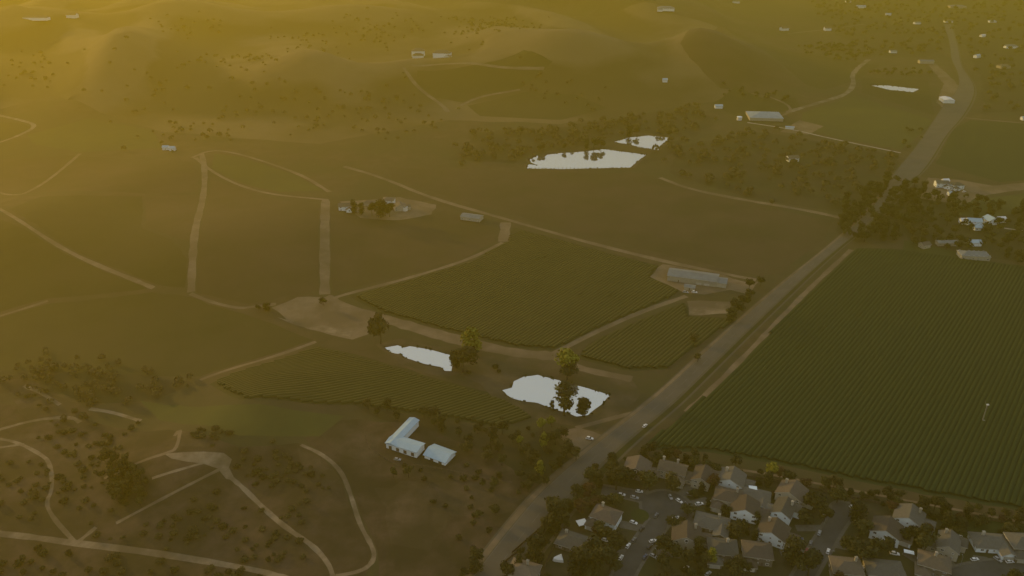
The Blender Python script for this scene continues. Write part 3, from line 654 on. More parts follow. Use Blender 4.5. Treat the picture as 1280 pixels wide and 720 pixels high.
HL = [
 (757,652,-28,B2,'brown hipped house with chimney beside the white patio cover','wallw','roofb',[(-3,3,6.2)],gb),
 (718,682,-25,D1,'low olive roofed house below the white patio cover','wallt','roofg',[(-5,2,3.8)],gd),
 (796,592,-20,C2,'tree-shrouded house with a round gable window near the road','wallt','roofb',[],gc+[('round',0,-5.55,5.6,0)]),
 (840,594,-22,A2,'tan roofed house with pale chimneys behind the cul-de-sac','wallc','rooft',[(2,2.6,6.6),(-5.5,2.6,6.4)],ga),
 (877,603,-24,E2,'brown gabled house second from the left behind the cul-de-sac','wallc','roofb',[],[('door',0,-6.03,0,0)]),
 (913,606,-25,C2,'white walled house with bright fascia at the field edge','wallw','roofg',[(-3,2,6.6)],gc),
 (909,628,-20,B2,'reddish brown hipped house right of the cul-de-sac','wallc','roofb',[(4,2,6.2)],gb),
 (941,624,-22,D1,'low house below the pale square shed roof','wallw','roofg',[],gd),
 (930,643,-18,C2,'small gabled house with a pale garage wing','wallw','roofb',[],gc),
 (889,658,-20,D1,'wide dark green grey roofed house below the cul-de-sac','wallt','roofg',[(3,3,3.8)],gd),
 (857,677,-12,C2,'gabled house with an oval window beside the yellow tree','wallc','roofb',[(4,3,6.6)],gc+[('round',0,-5.55,5.6,0)]),
 (902,693,-8,B2,'grey shingled house with a tiny white vent, bottom centre of the estate','wallt','roofg',[(2,1,6.6)],gb),
 (945,697,-10,B2,'broad grey brown hipped house next to the second street','wallt','roofb',[],gb),
 (988,623,-35,C2,'house with a long cream gable at the field edge','wallc','roofb',[(-4,3,6.2)],gc),
 (978,645,-32,E2,'house with a pale wraparound wall between two gabled neighbours','wallw','roofg',[(3,3,6.2)],[('door',0,-6.03,0,0)]),
 (965,672,-30,C2,'house with a blue white windowed gable left of the second street','wallw','roofb',[(-3,3,6.6)],gc),
 (1106,670,-32,C2,'house with a pale blue gable, lower of the pair right of the second street','wallw','roofb',[],gc),
 (1134,654,-32,C2,'brightest pale blue gabled house nearest the dark vineyard','wallw','roofg',[(4,3,6.6)],gc),
 (1183,688,-30,E2,'house with a pale gable and round white chimney by the lawn','wallc','roofg',[(-2,4,6.6)],[('door',0,-6.03,0,0)]),
 (1165,711,-25,B2,'brown hipped house at the bottom edge by the curved street','wallt','rooft',[(0,1,6.8)],gb),
 (1236,682,-6,D1,'long house behind the lawn with a white garage front','wallw','roofg',[(-3,2,4.2)],gd),
 (1276,686,-4,B2,'grey roofed house cut by the right picture edge','wallt','roofg',[],gb),
 (1056,717,-8,B2,'tan roofed house at the bottom edge right of the second street','wallt','rooft',[(4,2,6.2)],gb),
 (1104,716,-8,D1,'low house at the bottom edge beside the white bin shelter','wallt','roofg',[],gd),
 (655,722,-20,B2,'brown roofed house at the bottom edge by the main road','wallt','rooft',[(1,2,6.6)],gb),
]
for i, (px, py, yaw, vols, lab, wl, rf, ch, ex) in enumerate(HL):
    house(px, py, yaw, vols, lab, wl, rf, ch, ex, group='houses of the estate', sc=1.14)
# farm and hill buildings
BARN = [(0, 0, 24, 9, 4.2, 1.0, 'gable', 'x')]
def shed(px, py, yaw, w_, d_, h, rise, kd, label, wall, roof, name='barn', cat='barn', group=None, doors=(), extra=()):
    return house(px, py, yaw, [(0, 0, w_, d_, h, rise, kd, 'x')] + list(extra), label, wall, roof, [], doors, cat=cat, group=group, name=name, skipwin=True)
# L-shaped stable and its neighbour
def barn_pair():
    a = G(483, 560); b = G(511, 532); c = G(521, 573)
    L1 = math.hypot(b[0] - a[0], b[1] - a[1]); L2 = math.hypot(c[0] - a[0], c[1] - a[1])
    y1 = math.atan2(b[1] - a[1], b[0] - a[0]); y2 = math.atan2(c[1] - a[1], c[0] - a[0])
    o = link('stable', None, label='L-shaped stable with a pale blue metal roof in the brown pasture', cat='stable'); o.location = (a[0], a[1], h1(*a)); HOUSES.append((a, 16))
    for k, (yy, L, wd, hh, side) in enumerate(((y1, L1 + 2, 6.5, 4.4, -1), (y2, L2, 9.5, 4.2, 1))):
        mb = MB(); wall_mb(mb, L, wd, hh, .9, 'gable'); q = link('wall', mb.mesh('wall', [M['wallw']]), o)
        mb = MB(); roof_mb(mb, L, wd, hh, .9, 'gable', o=.6, t=.25, mt=0); r_ = link('roof', mb.mesh('roof', [M['metalw']]), o)
        cx = math.cos(yy) * L / 2 - math.sin(yy) * side * wd / 2; cy = math.sin(yy) * L / 2 + math.cos(yy) * side * wd / 2
        for s in (q, r_): s.location = (cx, cy, k * .05); s.rotation_euler.z = yy
        if k == 1:
            for j in range(4):
                mb = MB(); mb.box(-1.1, 1.1, -.08, .04, 0, 2.6); p = link('stable_door', mb.mesh('stable_door', [M['wood']]), q); p.location = (-L / 2 + 3 + j * (L - 6) / 3, -wd / 2, 0)
    a = G(530, 571); c = G(554, 580); yy = math.atan2(c[1] - a[1], c[0] - a[0]); L = math.hypot(c[0] - a[0], c[1] - a[1]) + 1.0
    m_ = G(550, 571)
    o = link('barn', None, label='rectangular barn with a pale blue metal roof right of the L-shaped stable', cat='barn'); o.location = (m_[0], m_[1], 0); o.rotation_euler.z = yy; HOUSES.append((m_, 13))
    mb = MB(); wall_mb(mb, L, 11.4, 3.0, 1.9, 'gable'); q = link('wall', mb.mesh('wall', [M['wallw']]), o)
    mb = MB(); roof_mb(mb, L, 11.4, 3.0, 1.9, 'gable', o=.8, t=.25, mt=0); link('roof', mb.mesh('roof', [M['metalw']]), o)
    for j in (-.15, .25):
        mb = MB(); mb.box(-1.2, 1.2, -.08, .04, 0, 2.3); p = link('barn_door', mb.mesh('barn_door', [M['wood']]), q); p.location = (L * j, -5.7, 0)
barn_pair()
# winery: long low metal building with canopy
wy = -18
win_ = house(866, 350, wy, [(0, 0, 44, 17, 5.4, 2.2, 'gable', 'x'), (25.5, -2, 9, 12, 4.6, 1.5, 'gable', 'x')], 'long low winery building with a grey metal roof and pale walls', 'wallc', 'metalg', [], [('door', -12, -8.55, 0, 0), ('garage', 6, -8.55, 0, 0), ('garage', 13, -8.55, 0, 0)], cat='winery', name='winery_building', skipwin=True)
house(862, 361, wy, [(0, 0, 9, 6, 3.0, 1.0, 'gable', 'x')], 'small office hut in front of the winery building', 'wallc', 'metalg', [], [('door', 0, -3.03, 0, 0)], cat='hut', name='hut', skipwin=True)
# estate among trees on the vineyard, its wings
for px, py, yaw, vols, lab, wl, rf in [
 (432,262,10,A2,'pale villa at the left end of the vineyard homestead','wallw','rooft'),
 (462,256,-8,D1,'wide tan roofed villa in the middle of the vineyard homestead','wallc','rooft'),
 (486,254,-5,B2,'villa with bright gables right of the dark trees at the homestead','wallw','rooft'),
 (500,262,15,C2,'small guest house beside the round white tank at the homestead','wallc','rooft'),
 (590,274,-20,[(0,0,22,11,4,1.6,'gable','x')],'grey roofed barn beside the diagonal dirt road','wallc','metalg'),
 (523,70,5,[(0,0,26,16,11,5,'hip','x'),(0,-22,22,12,6,4,'hip','x')],'left block of the pale mansion on the hill','wallw','rooft'),
 (553,72,-10,[(0,0,34,16,10,5,'hip','x'),(14,-10,14,12,5,3,'gable','y')],'right block of the pale mansion on the hill','wallw','rooft'),
 (208,187,0,[(0,0,8,6,4,2,'gable','x')],'left of two tiny white sheds by the hill track','wallw','metalw'),
 (216,188,0,[(0,0,7,6,4,2,'gable','x')],'right of two tiny white sheds by the hill track','wallw','metalw'),
 (46,25,0,[(0,0,54,14,6,3,'hip','x')],'long pale building on the far upper left ridge','wallw','rooft'),
 (91,22,0,[(0,0,22,14,7,4,'gable','x')],'small pale gabled building right of the long ridge building','wallw','rooft'),
 (832,13,-8,[(0,0,40,18,6,4,'hip','x'),(-14,-12,16,12,5,3,'hip','y')],'large pale villa on the far hilltop at the top centre','wallw','metalg'),
 (980,38,20,[(0,0,20,12,6,4,'gable','x')],'pale farmhouse high on the right hill','wallw','rooft'),
 (1034,38,0,[(0,0,16,12,6,3,'gable','x')],'small farmhouse at the end of the upper hill track','wallw','rooft'),
 (1076,10,0,[(0,0,26,10,5,3,'gable','x')],'white roofed farmhouse at the top edge','wallw','metalw'),
 (1110,19,-10,[(0,0,14,8,4,2,'gable','x')],'tiny white roofed shed near the top edge','wallw','metalw'),
 (1196,10,-5,[(0,0,46,22,6,3,'hip','x')],'large grey roofed house complex at the top right','wallc','metalg'),
 (1185,28,0,[(0,0,20,12,5,3,'hip','x')],'house below the grey roofed complex at the top right','wallw','rooft'),
 (1157,79,-3,[(0,0,28,12,5,2,'gable','x')],'grey barn on the left of the upper road bend','wallc','metalg'),
 (1263,60,0,[(0,0,26,12,5,3,'hip','x')],'pale house in the far right wood','wallw','metalg'),
 (1221,72,30,[(0,0,14,8,5,2,'gable','x')],'small bright roofed house right of the upper road','wallw','metalw'),
 (1254,85,10,[(0,0,22,13,5,3,'hip','x')],'tan house within the far right wood','wallc','rooft'),
 (1116,66,0,[(0,0,14,8,4,2,'gable','x')],'tiny farmhouse above the long narrow pond','wallw','metalg'),
 (990,201,10,[(0,0,14,10,5,2.4,'gable','x')],'white house hidden in trees below the pale lane','wallw','rooft'),
 (831,102,0,[(0,0,8,6,4,2,'gable','x')],'tiny lone hut on the pale hillside','wallw','metalw'),
 (898,135,0,[(0,0,12,7,4,2,'gable','x')],'tiny shed left of the blue grey sheeted hall','wallw','metalw'),
 (1176,233,-6,A2,'white house at the left of the upper right hamlet','wallw','roofg'),
 (1195,235,6,B2,'grey roofed house at the right of the upper right hamlet','wallw','roofg'),
 (1190,244,2,[(0,0,10,6,3.4,1.6,'gable','x')],'low white outbuilding in front of the upper right hamlet','wallw','metalw'),
 (1216,281,-10,A2,'left white house of the middle right farmstead','wallw','metalw'),
 (1237,279,10,C2,'right white house of the middle right farmstead','wallw','metalw'),
 (1222,287,-5,[(0,0,9,6,3.4,1.6,'gable','x')],'small shed in front of the middle right farmstead','wallw','metalw'),
 (1183,306,0,[(0,0,20,7,3.6,1.6,'gable','x')],'long low shed at the edge of the big dark vineyard','wallc','metalg'),
 (1217,306,0,[(0,0,11,8,4,1.8,'gable','x')],'pale square shed at the edge of the big dark vineyard','wallw','metalw'),
 (1216,322,-8,[(0,0,26,13,4.4,2.4,'hip','x')],'grey barn dipping into the top of the dark vineyard','wallc','metalg'),
 (1155,309,20,[(0,0,9,7,4,2,'gable','x')],'small hut beside the road tree belt','wallc','roofb'),
 (1146,30,10,[(0,0,16,10,4,2,'gable','x')],'tiny pale house in the wood left of the upper road end','wallw','metalg'),
 (1240,28,0,[(0,0,18,10,4,2,'hip','x')],'tiny pale house high in the far right wood','wallw','metalw'),
 (1228,46,20,[(0,0,12,8,4,2,'gable','x')],'tiny bright hut between the far right wood houses','wallw','whiteroof'),
 (1060,3,0,[(0,0,16,9,4,2,'gable','x')],'tiny shed on the top edge of the picture, right of centre','wallw','metalg'),
 (920,4,0,[(0,0,20,10,5,2,'gable','x')],'tiny pale building at the very top, right of the hilltop villa','wallw','metalg'),
 (1248,277,5,[(0,0,12,7,4,2,'gable','x')],'bright white barn at the right end of the middle right farmstead','wallw','whiteroof'),
 (1205,279,-5,[(0,0,9,7,4,2,'gable','x')],'small bright hut at the left end of the middle right farmstead','wallw','whiteroof'),
 (1181,229,4,[(0,0,7,6,4,2,'gable','x')],'small bright hut behind the upper right hamlet','wallw','whiteroof'),
 (1280,150,0,[(0,0,9,7,4,2,'gable','x')],'tiny white shed at the end of the right field track','wallw','metalw')]:
    house(px, py, yaw, vols, lab, wl, rf, cat='house' if 'house' in lab or 'villa' in lab or 'mansion' in lab else 'building', name='house' if 'house' in lab or 'villa' in lab else 'farm_building', skipwin=py < 180)
shed(955,147,-6,50,40,4.5,5,'hip','large hall with blue grey sheeted roof beside the pale lane','wallc','solar',name='hall',cat='hall')
shed(1183,127,82,24,17,5,1.6,'gable','small bright white roofed shed beside the upper road bend','wallw','whiteroof',name='shed',cat='shed')
shed(987,161,-17,12,4,3,1,'gable','narrow white roofed shed on the pale lane','wallw','metalw',name='shed',cat='shed')
# white patio cover, pale square shed, half-round tent
def canopy(px, py, yaw, w_, d_, h, label, name='patio_cover', cat='patio cover', m='white'):
    c = G(px, py); HOUSES.append((c, 7)); HOUSES.append((G(px, py + 9), 5)); o = link(name, None, label=label, cat=cat); o.location = (*c, h1(*c)); o.rotation_euler.z = R(yaw)
    mb = MB(); mb.box(-w_ / 2, w_ / 2, -d_ / 2, d_ / 2, h, h + .18); mb.box(-w_ / 2 - .1, w_ / 2 + .1, -d_ / 2 - .1, -d_ / 2, h - .12, h + .1)
    link('cover', mb.mesh('cover', [M[m]]), o)
    mb = MB(); mb.tube((0, 0, -.2), (0, 0, h), .09, .09); pm = mb.mesh('post', [M['wood']])
    for x in (-w_ / 2 + .2, w_ / 2 - .2):
        for y in (-d_ / 2 + .2, d_ / 2 - .2): p = link('post', pm, o); p.location = (x, y, 0)
canopy(727, 658, 20, 5.5, 4.5, 3.0, 'flat white patio cover left of the brown hipped house with chimney')
canopy(940, 618, -10, 4.6, 4.2, 4.5, 'pale square flat cover above the low white walled house', m='wallw')
canopy(1135, 694, -20, 5, 2.4, 2.4, 'narrow white carport beside the lower pale blue gabled house', m='wallw')
def tent():
    c = G(697, 700); HOUSES.append((c, 7)); HOUSES.append((G(697, 709), 6)); o = link('tent', None, label='half-round white tent in the garden near the main road', cat='tent'); o.location = (*c, 0); o.rotation_euler.z = R(10)
    mb = MB(); n = 8
    ring = [(2.6 - 5.4 * math.sin(math.pi * i / n), -2.6 + 5.2 * i / n) for i in range(n + 1)]
    vs = [(x, y, .1) for x, y in ring] + [(x * .9 + .2, y * .9, 1.7) for x, y in ring] + [(1.2, 0, 2.7)]
    fs = [(i + 1, i, n + 1 + i, n + 2 + i) for i in range(n)] + [(n + 2 + i, n + 1 + i, 2 * n + 2) for i in range(n)] + [(n + 1, 2 * n + 1, 2 * n + 2), (0, n, 2 * n + 1, n + 1)]
    mb.add(vs, fs); link('canvas', mb.mesh('canvas', [M['white']]), o)
    mb = MB(); mb.tube((1.2, 0, -.2), (1.2, 0, 3.0), .06, .05); link('pole', mb.mesh('pole', [M['steel']]), o)
tent()
def tank(px, py, r, h, label):
    c = G(px, py); o = link('water_tank', None, label=label, cat='water tank'); o.location = (*c, h1(*c)); mb = MB()
    mb.tube((0, 0, -.3), (0, 0, h), r, r, 20); link('tank_wall', mb.mesh('tank_wall', [M['white']]), o)
    mb = MB(); mb.tube((0, 0, h + .01), (0, 0, h + r * .3), r * 1.04, r * .08, 20); link('lid', mb.mesh('lid', [M['wallw']]), o)
tank(506, 263, 3.2, 4, 'round white water tank at the right end of the vineyard homestead')
tank(924, 150, 4, 5, 'round white water tank left of the blue grey sheeted hall')
def wind_machine(px, py):
    c = G(px, py); o = link('wind_machine', None, label='frost fan on a tall pale mast in the dark vineyard', cat='wind machine'); o.location = (*c, 0)
    mb = MB(); mb.tube((0, 0, -.3), (0, 0, 12.5), .36, .24, 10); link('mast', mb.mesh('mast', [M['steel']]), o)
    mb = MB(); mb.box(-.5, .9, -.45, .45, 12.5, 13.4); mb.tube((-.5, 0, 12.95), (-1.0, 0, 12.95), .3, .12, 8); link('gearbox', mb.mesh('gearbox', [M['white']]), o)
    for k in (0, 1):
        mb = MB(); s = 1 if k else -1
        mb.add([(-.9, 0, 12.8), (-1.0, 0, 13.15), (-1.06, s * 2.2, 13.15 + s * 1.6), (-.9, s * 2.4, 13.0 + s * 1.5), (-.84, 0, 12.8), (-.94, 0, 13.15), (-1.0, s * 2.2, 13.15 + s * 1.6), (-.84, s * 2.4, 13.0 + s * 1.5)],
               [(0, 1, 2, 3), (7, 6, 5, 4), (0, 4, 5, 1), (1, 5, 6, 2), (2, 6, 7, 3), (3, 7, 4, 0)])
        link('blade', mb.mesh('blade', [M['steel']]), o)
    mb = MB(); mb.box(-.8, .8, -1.6, -.5, -.2, 1.3); link('engine_box', mb.mesh('engine_box', [M['cargrey']]), o)
wind_machine(1228, 526)

# ------------------------------------------------------------------ vehicles
def car_proto():
    secs = [(-2.2, .45, .78), (-2.1, .32, .95), (-1.35, .28, 1.0), (1.0, .28, .93), (1.95, .32, .78), (2.2, .42, .62)]
    def body():
        mb = MB(); vs = []
        for x, z0, z1 in secs:
            wv_ = .86 if abs(x) < 1.6 else .78
            vs += [(x, -wv_, z0), (x, -wv_ - .03, (z0 + z1) / 2), (x, -wv_ + .08, z1), (x, wv_ - .08, z1), (x, wv_ + .03, (z0 + z1) / 2), (x, wv_, z0)]
        fs = [tuple(range(6)), tuple(range(30, 36))[::-1]]
        for i in range(5):
            for j in range(6): a = i * 6 + j; b = i * 6 + (j + 1) % 6; fs.append((a, a + 6, b + 6, b))
        mb.add(vs, fs)
        mb.add([(-1.55, -.62, 1.42), (.15, -.62, 1.42), (.15, .62, 1.42), (-1.55, .62, 1.42), (-1.45, -.58, 1.47), (.05, -.58, 1.47), (.05, .58, 1.47), (-1.45, .58, 1.47)],
               [(4, 5, 6, 7), (0, 1, 5, 4), (1, 2, 6, 5), (2, 3, 7, 6), (3, 0, 4, 7)])
        return mb
    g = MB(); g.add([(-2.0, -.76, .95), (.95, -.76, .92), (.95, .76, .92), (-2.0, .76, .95), (-1.55, -.62, 1.42), (.15, -.62, 1.42), (.15, .62, 1.42), (-1.55, .62, 1.42)],
                    [(0, 1, 5, 4), (1, 2, 6, 5), (2, 3, 7, 6), (3, 0, 4, 7), (4, 5, 6, 7)])
    wl = MB(); wl.tube((0, -.11, 0), (0, .11, 0), .33, .33, 12); wm = wl.mesh('wheel', [M['tyre']])
    rm = MB(); rm.tube((0, -.125, 0), (0, .125, 0), .19, .19, 8); rim = rm.mesh('rim', [M['rim']])
    hl = MB(); hl.box(-.04, .06, -.17, .17, -.07, .07); hm = hl.mesh('headlight', [M['lamp']])
    return body(), g.mesh('glazing', [M['glass']]), wm, rim, hm
CB, CG, CW, CR, CH = car_proto(); CBM = {}
for k in ('carwhite', 'carsilver', 'carblack', 'carred', 'carblue', 'cargrey'): CBM[k] = CB.mesh('body', [M[k]])
def car(px, py, yaw, col, label, sc=(1, 1, 1)):
    c = G(px, py); o = link('parked_car' if 'driving' not in label else 'car', None, label=label, cat='car', group='cars of the estate and roads'); o.location = (*c, h1(*c) + .02); o.rotation_euler.z = R(yaw); o.scale = sc
    link('body', CBM[col], o); link('glazing', CG, o)
    for x in (-1.35, 1.35):
        for y in (-.76, .76):
            q = link('wheel', CW, o); q.location = (x, y, .33); link('rim', CR, q)
    for y in (-.55, .55): q = link('headlight', CH, o); q.location = (2.15, y, .62)
big = (1.12, 1.1, 1.25)
CARS = [(838,622,-80,'carsilver','silver car at the top of the cul-de-sac',(1,1,1)),(849,627,-50,'carwhite','small white car at the upper right rim of the cul-de-sac',(1,1,1)),(792,676,60,'cargrey','grey car higher up the left kerb of the first street',(1,1,1)),(776,698,58,'carwhite','white car at the left kerb near the bottom of the first street',(1,1,1)),(806,697,55,'carblue','blue car on the right kerb of the first street',(1,1,1)),
 (1024,667,60,'carsilver','silver car on the left kerb near the top of the second street',(1,1,1)),(1035,690,60,'carwhite','white car on the right kerb of the second street',(1,1,1)),(1066,634,10,'carwhite','white car in the bulb at the end of the second street',(1,1,1)),(1001,705,60,'carwhite','white car low on the left kerb of the second street',(1,1,1)),(1172,722,-35,'carsilver','silver car below the brown house by the curved street',(1,1,1)),(1262,703,5,'carwhite','white car on the curved street near the right edge',(1,1,1)),
 (890,628,15,'carwhite','white car on the drive of the reddish brown house',(1,1,1)),(757,676,-25,'carwhite','white car by the low olive roofed house',(1,1,1)),(1187,238,0,'carwhite','white car in front of the upper right hamlet',(1.2,1.2,1.2)),(1205,240,30,'carwhite','second white car right of the upper right hamlet',(1.2,1.2,1.2)),(1228,284,0,'carwhite','white car between the two farmstead houses',(1.2,1.2,1.2)),(497,575,-12,'carsilver','silver car parked below the L-shaped stable',(1,1,1)),(960,690,0,'carwhite','white car below the blue white windowed gable',(1,1,1)),
 (777,619,-12,'carwhite','white car left of the silver van above the round lawn',(1,1,1)),(793,623,-15,'carsilver','silver van beside the round lawn in the cul-de-sac',big),(799,615,-10,'carwhite','white car parked behind the silver van at the cul-de-sac',(1,1,1)),
 (785,683,58,'carwhite','white car at the left kerb of the first street',(1,1,1)),(816,677,20,'carwhite','white car standing across the first street from its kerbside cars',(1,1,1)),(812,684,50,'carblack','black car in front of the white car on the first street',(1,1,1)),
 (817,696,-40,'carsilver','silver car by the lower right kerb of the first street',(1,1,1)),(845,648,15,'carwhite','white car on the right of the cul-de-sac mouth',(1,1,1)),(802,662,50,'carblack','black car on the driveway strip left of the first street',(1,1,1)),
 (820,645,60,'cargrey','grey car curving round the round lawn',(1,1,1)),(861,619,-20,'cargrey','grey car at the top right of the cul-de-sac',(1,1,1)),(874,631,10,'carwhite','white pickup right of the cul-de-sac by the reddish brown house',big),
 (792,654,-30,'carwhite','white car on the drive of the brown hipped house',(1,1,1)),(857,711,40,'carwhite','white car at the bottom below the oval windowed house',(1,1,1)),(885,718,40,'carsilver','silver car at the bottom edge below the yellow tree',(1,1,1)),
 (997,677,-10,'carwhite','white car at the drive left of the second street',(1,1,1)),(999,674,-10,'carblue','dark blue car behind the white car left of the second street',(1,1,1)),(1013,680,60,'cargrey','grey car on the left kerb of the second street, upper',(1,1,1)),(1008,689,60,'carred','dark red car on the left kerb of the second street, lower',(1,1,1)),
 (1079,711,55,'carwhite','white car at the bottom edge between two tan roofed houses',(1,1,1)),(1118,693,-15,'carwhite','white van below the lower pale blue gabled house',big),(1133,668,0,'carwhite','white car below the brightest pale blue gabled house',(1,1,1)),
 (1218,700,10,'carwhite','white car at the left of the white garage front',(1,1,1)),(1247,700,-60,'carsilver','silver car before the white garage front near the right edge',(1,1,1)),
 (737,549,-15,'carwhite','lone white van driving out of the dirt pad by the main road',big),(806,533,50,'carwhite','white car driving on the main road below the lower pond',(1,1,1)),
 (868,366,-18,'carwhite','white car parked at the front of the winery, left',big),(857,366,-18,'carsilver','silver car parked at the front of the winery hut',big)]
for c in CARS: car(*c)

# ------------------------------------------------------------------ garden fences and lamps of the estate
def fence(p0, p1, label, m='wood', h=1.7):
    a = G(*p0); b = G(*p1); L = math.hypot(b[0] - a[0], b[1] - a[1]); o = link('garden_fence', None, label=label, cat='fence', group='garden fences'); o.location = (*a, h1(*a)); o.rotation_euler.z = math.atan2(b[1] - a[1], b[0] - a[0])
    n = max(2, int(L / 2.4)); pm = MB(); pm.box(-.08, .08, -.08, .08, -.3, h + .12); pm = pm.mesh('post', [M[m]]); bm_ = MB(); s = L / n
    for j in range(12): bm_.box(.09 + j * (s - .18) / 12, .09 + (j + .88) * (s - .18) / 12, -.03, .03, .08, h - (j % 2) * .03)
    bm_ = bm_.mesh('board_panel', [M[m]])
    for i in range(n + 1):
        q = link('post', pm, o); q.location.x = i * s
        if i < n: q = link('board_panel', bm_, o); q.location.x = i * s
for p0, p1, lab in [((640,692),(700,640),'long timber fence between the main road and the first gardens'),((625,708),(648,690),'short pale fence at the bottom beside the main road'),((800,576),(880,590),'timber fence behind the tan roofed house'),((882,590),(960,600),'timber fence behind the bright fascia house'),
  ((962,600),(1060,622),'timber fence along the field above the second street'),((1062,622),(1165,643),'timber fence behind the two pale blue gabled houses'),((1172,672),(1212,646),'winding pale fence left of the lawn'),((1214,646),(1268,656),'timber fence behind the lawn'),((1268,656),(1262,700),'timber fence right of the lawn'),
  ((925,655),(905,680),'short timber fence between the dark roofed house and its right neighbour'),((1085,640),(1065,690),'timber fence between the second street and the pale blue gabled houses'),((700,668),(680,710),'timber fence left of the half-round tent')]:
    fence(p0, p1, lab)
# pasture fence around the stable
def rail_fence(P, label):
    P = W(P); o = link('rail_fence', None, label=label, cat='fence', group='pasture fences'); o.location = (*P[0], 0)
    pm = MB(); pm.box(-.1, .1, -.1, .1, -.3, 1.4); pm = pm.mesh('post', [M['wood']]); Q = resamp(P, 4); rm = MB()
    for p in Q: q = link('post', pm, o); q.location = (p[0] - P[0][0], p[1] - P[0][1], h1(*p))
    for a, b in zip(Q, Q[1:]):
        for z in (.6, 1.15): rm.tube((a[0] - P[0][0], a[1] - P[0][1], z + h1(*a)), (b[0] - P[0][0], b[1] - P[0][1], z + h1(*b)), .06, .06, 4)
    link('rail', rm.mesh('rail', [M['wood']]), o)
rail_fence([(520,582),(560,588),(600,598),(640,604)], 'weathered rail fence running right from below the barn')
rail_fence([(455,540),(462,562),(500,585),(520,582)], 'weathered rail fence curving round the L-shaped stable')
# posts along the near side of the upper pond
for i in range(26):
    p = G(664 + i * 4.9, 211.5 + rnd.uniform(-.3, .3)); mb = MB(); mb.tube((0, 0, -.3), (0, 0, rnd.uniform(2.0, 3.2)), .35, .25, 5)
    if i == 0: PM = mb.mesh('vine_post', [M['bark']])
    o = link('vine_post', PM, label='dark end post in the vine row line under the large upper pond', cat='post', group='end posts below the upper pond'); o.location = (*p, 0)
# street lamps
for px, py, lab in [(820,700,'street lamp at the lower right kerb of the first street'),(858,640,'street lamp on the right of the cul-de-sac'),(1036,700,'street lamp at the lower right of the second street'),(1030,655,'street lamp near the top of the second street'),(1200,708,'street lamp by the curved street at the bottom right')]:
    c = G(px, py); o = link('street_lamp', None, label=lab, cat='street lamp', group='street lamps'); o.location = (*c, 0); o.rotation_euler.z = rnd.uniform(0, 6)
    mb = MB(); mb.tube((0, 0, -.3), (0, 0, 6.5), .11, .07, 8); mb.tube((0, 0, 6.5), (1.3, 0, 6.9), .06, .05, 6); link('pole', mb.mesh('pole', [M['steel']]), o)
    mb = MB(); mb.box(1.2, 1.8, -.15, .15, 6.82, 6.98); link('lamp_head', mb.mesh('lamp_head', [M['steel']]), o)

# ------------------------------------------------------------------ planting
hard = [r for r in range(len(REG)) if REG[r][0] in ('main_road', 'street', 'pond', 'driveway', 'pavement', 'dirt_path', 'dirt_track', 'dirt_road', 'pale_lane')]
hmask = np.isin(best, hard); HC = cen[hmask]; HT = V[T[hmask]]
def blocked(x, y, r):
    for (c, q) in HOUSES:
        if math.hypot(x - c[0], y - c[1]) < q + r * .45: return True
    d = np.abs(HC - (x, y)).sum(1) < 26
    for t in HT[d]:
        s = [(t[(i + 1) % 3][0] - t[i][0]) * (y - t[i][1]) - (t[(i + 1) % 3][1] - t[i][1]) * (x - t[i][0]) for i in range(3)]
        if min(s) >= -1 or max(s) <= 1: return True
    return False
def P_in(poly_px, n, ks, smin, smax, group, sep=4.0, block=True):
    P = W(poly_px); xs = [p[0] for p in P]; ys = [p[1] for p in P]; got = []; tries = 0
    while len(got) < n and tries < n * 12:
        tries += 1; x = rnd.uniform(min(xs), max(xs)); y = rnd.uniform(min(ys), max(ys))
        if not inside(P, x, y): continue
        if any(math.hypot(x - a, y - b) < sep for a, b in got): continue
        if block and blocked(x, y, 3): continue
        got.append((x, y)); plant(rnd.choice(ks), (x, y), rnd.uniform(smin, smax), group)
def clumps(cs, n, ks, smin, smax, group, spread=9):
    for (px, py) in cs:
        c = G(px, py); got = []
        for i in range(n):
            x, y = c[0] + rnd.gauss(0, spread), c[1] + rnd.gauss(0, spread * .8)
            if any(math.hypot(x - a, y - b) < 2.4 for a, b in got) or blocked(x, y, 1): continue
            got.append((x, y)); plant(rnd.choice(ks), (x, y), rnd.uniform(smin, smax), group, sz=(1.25, .85))
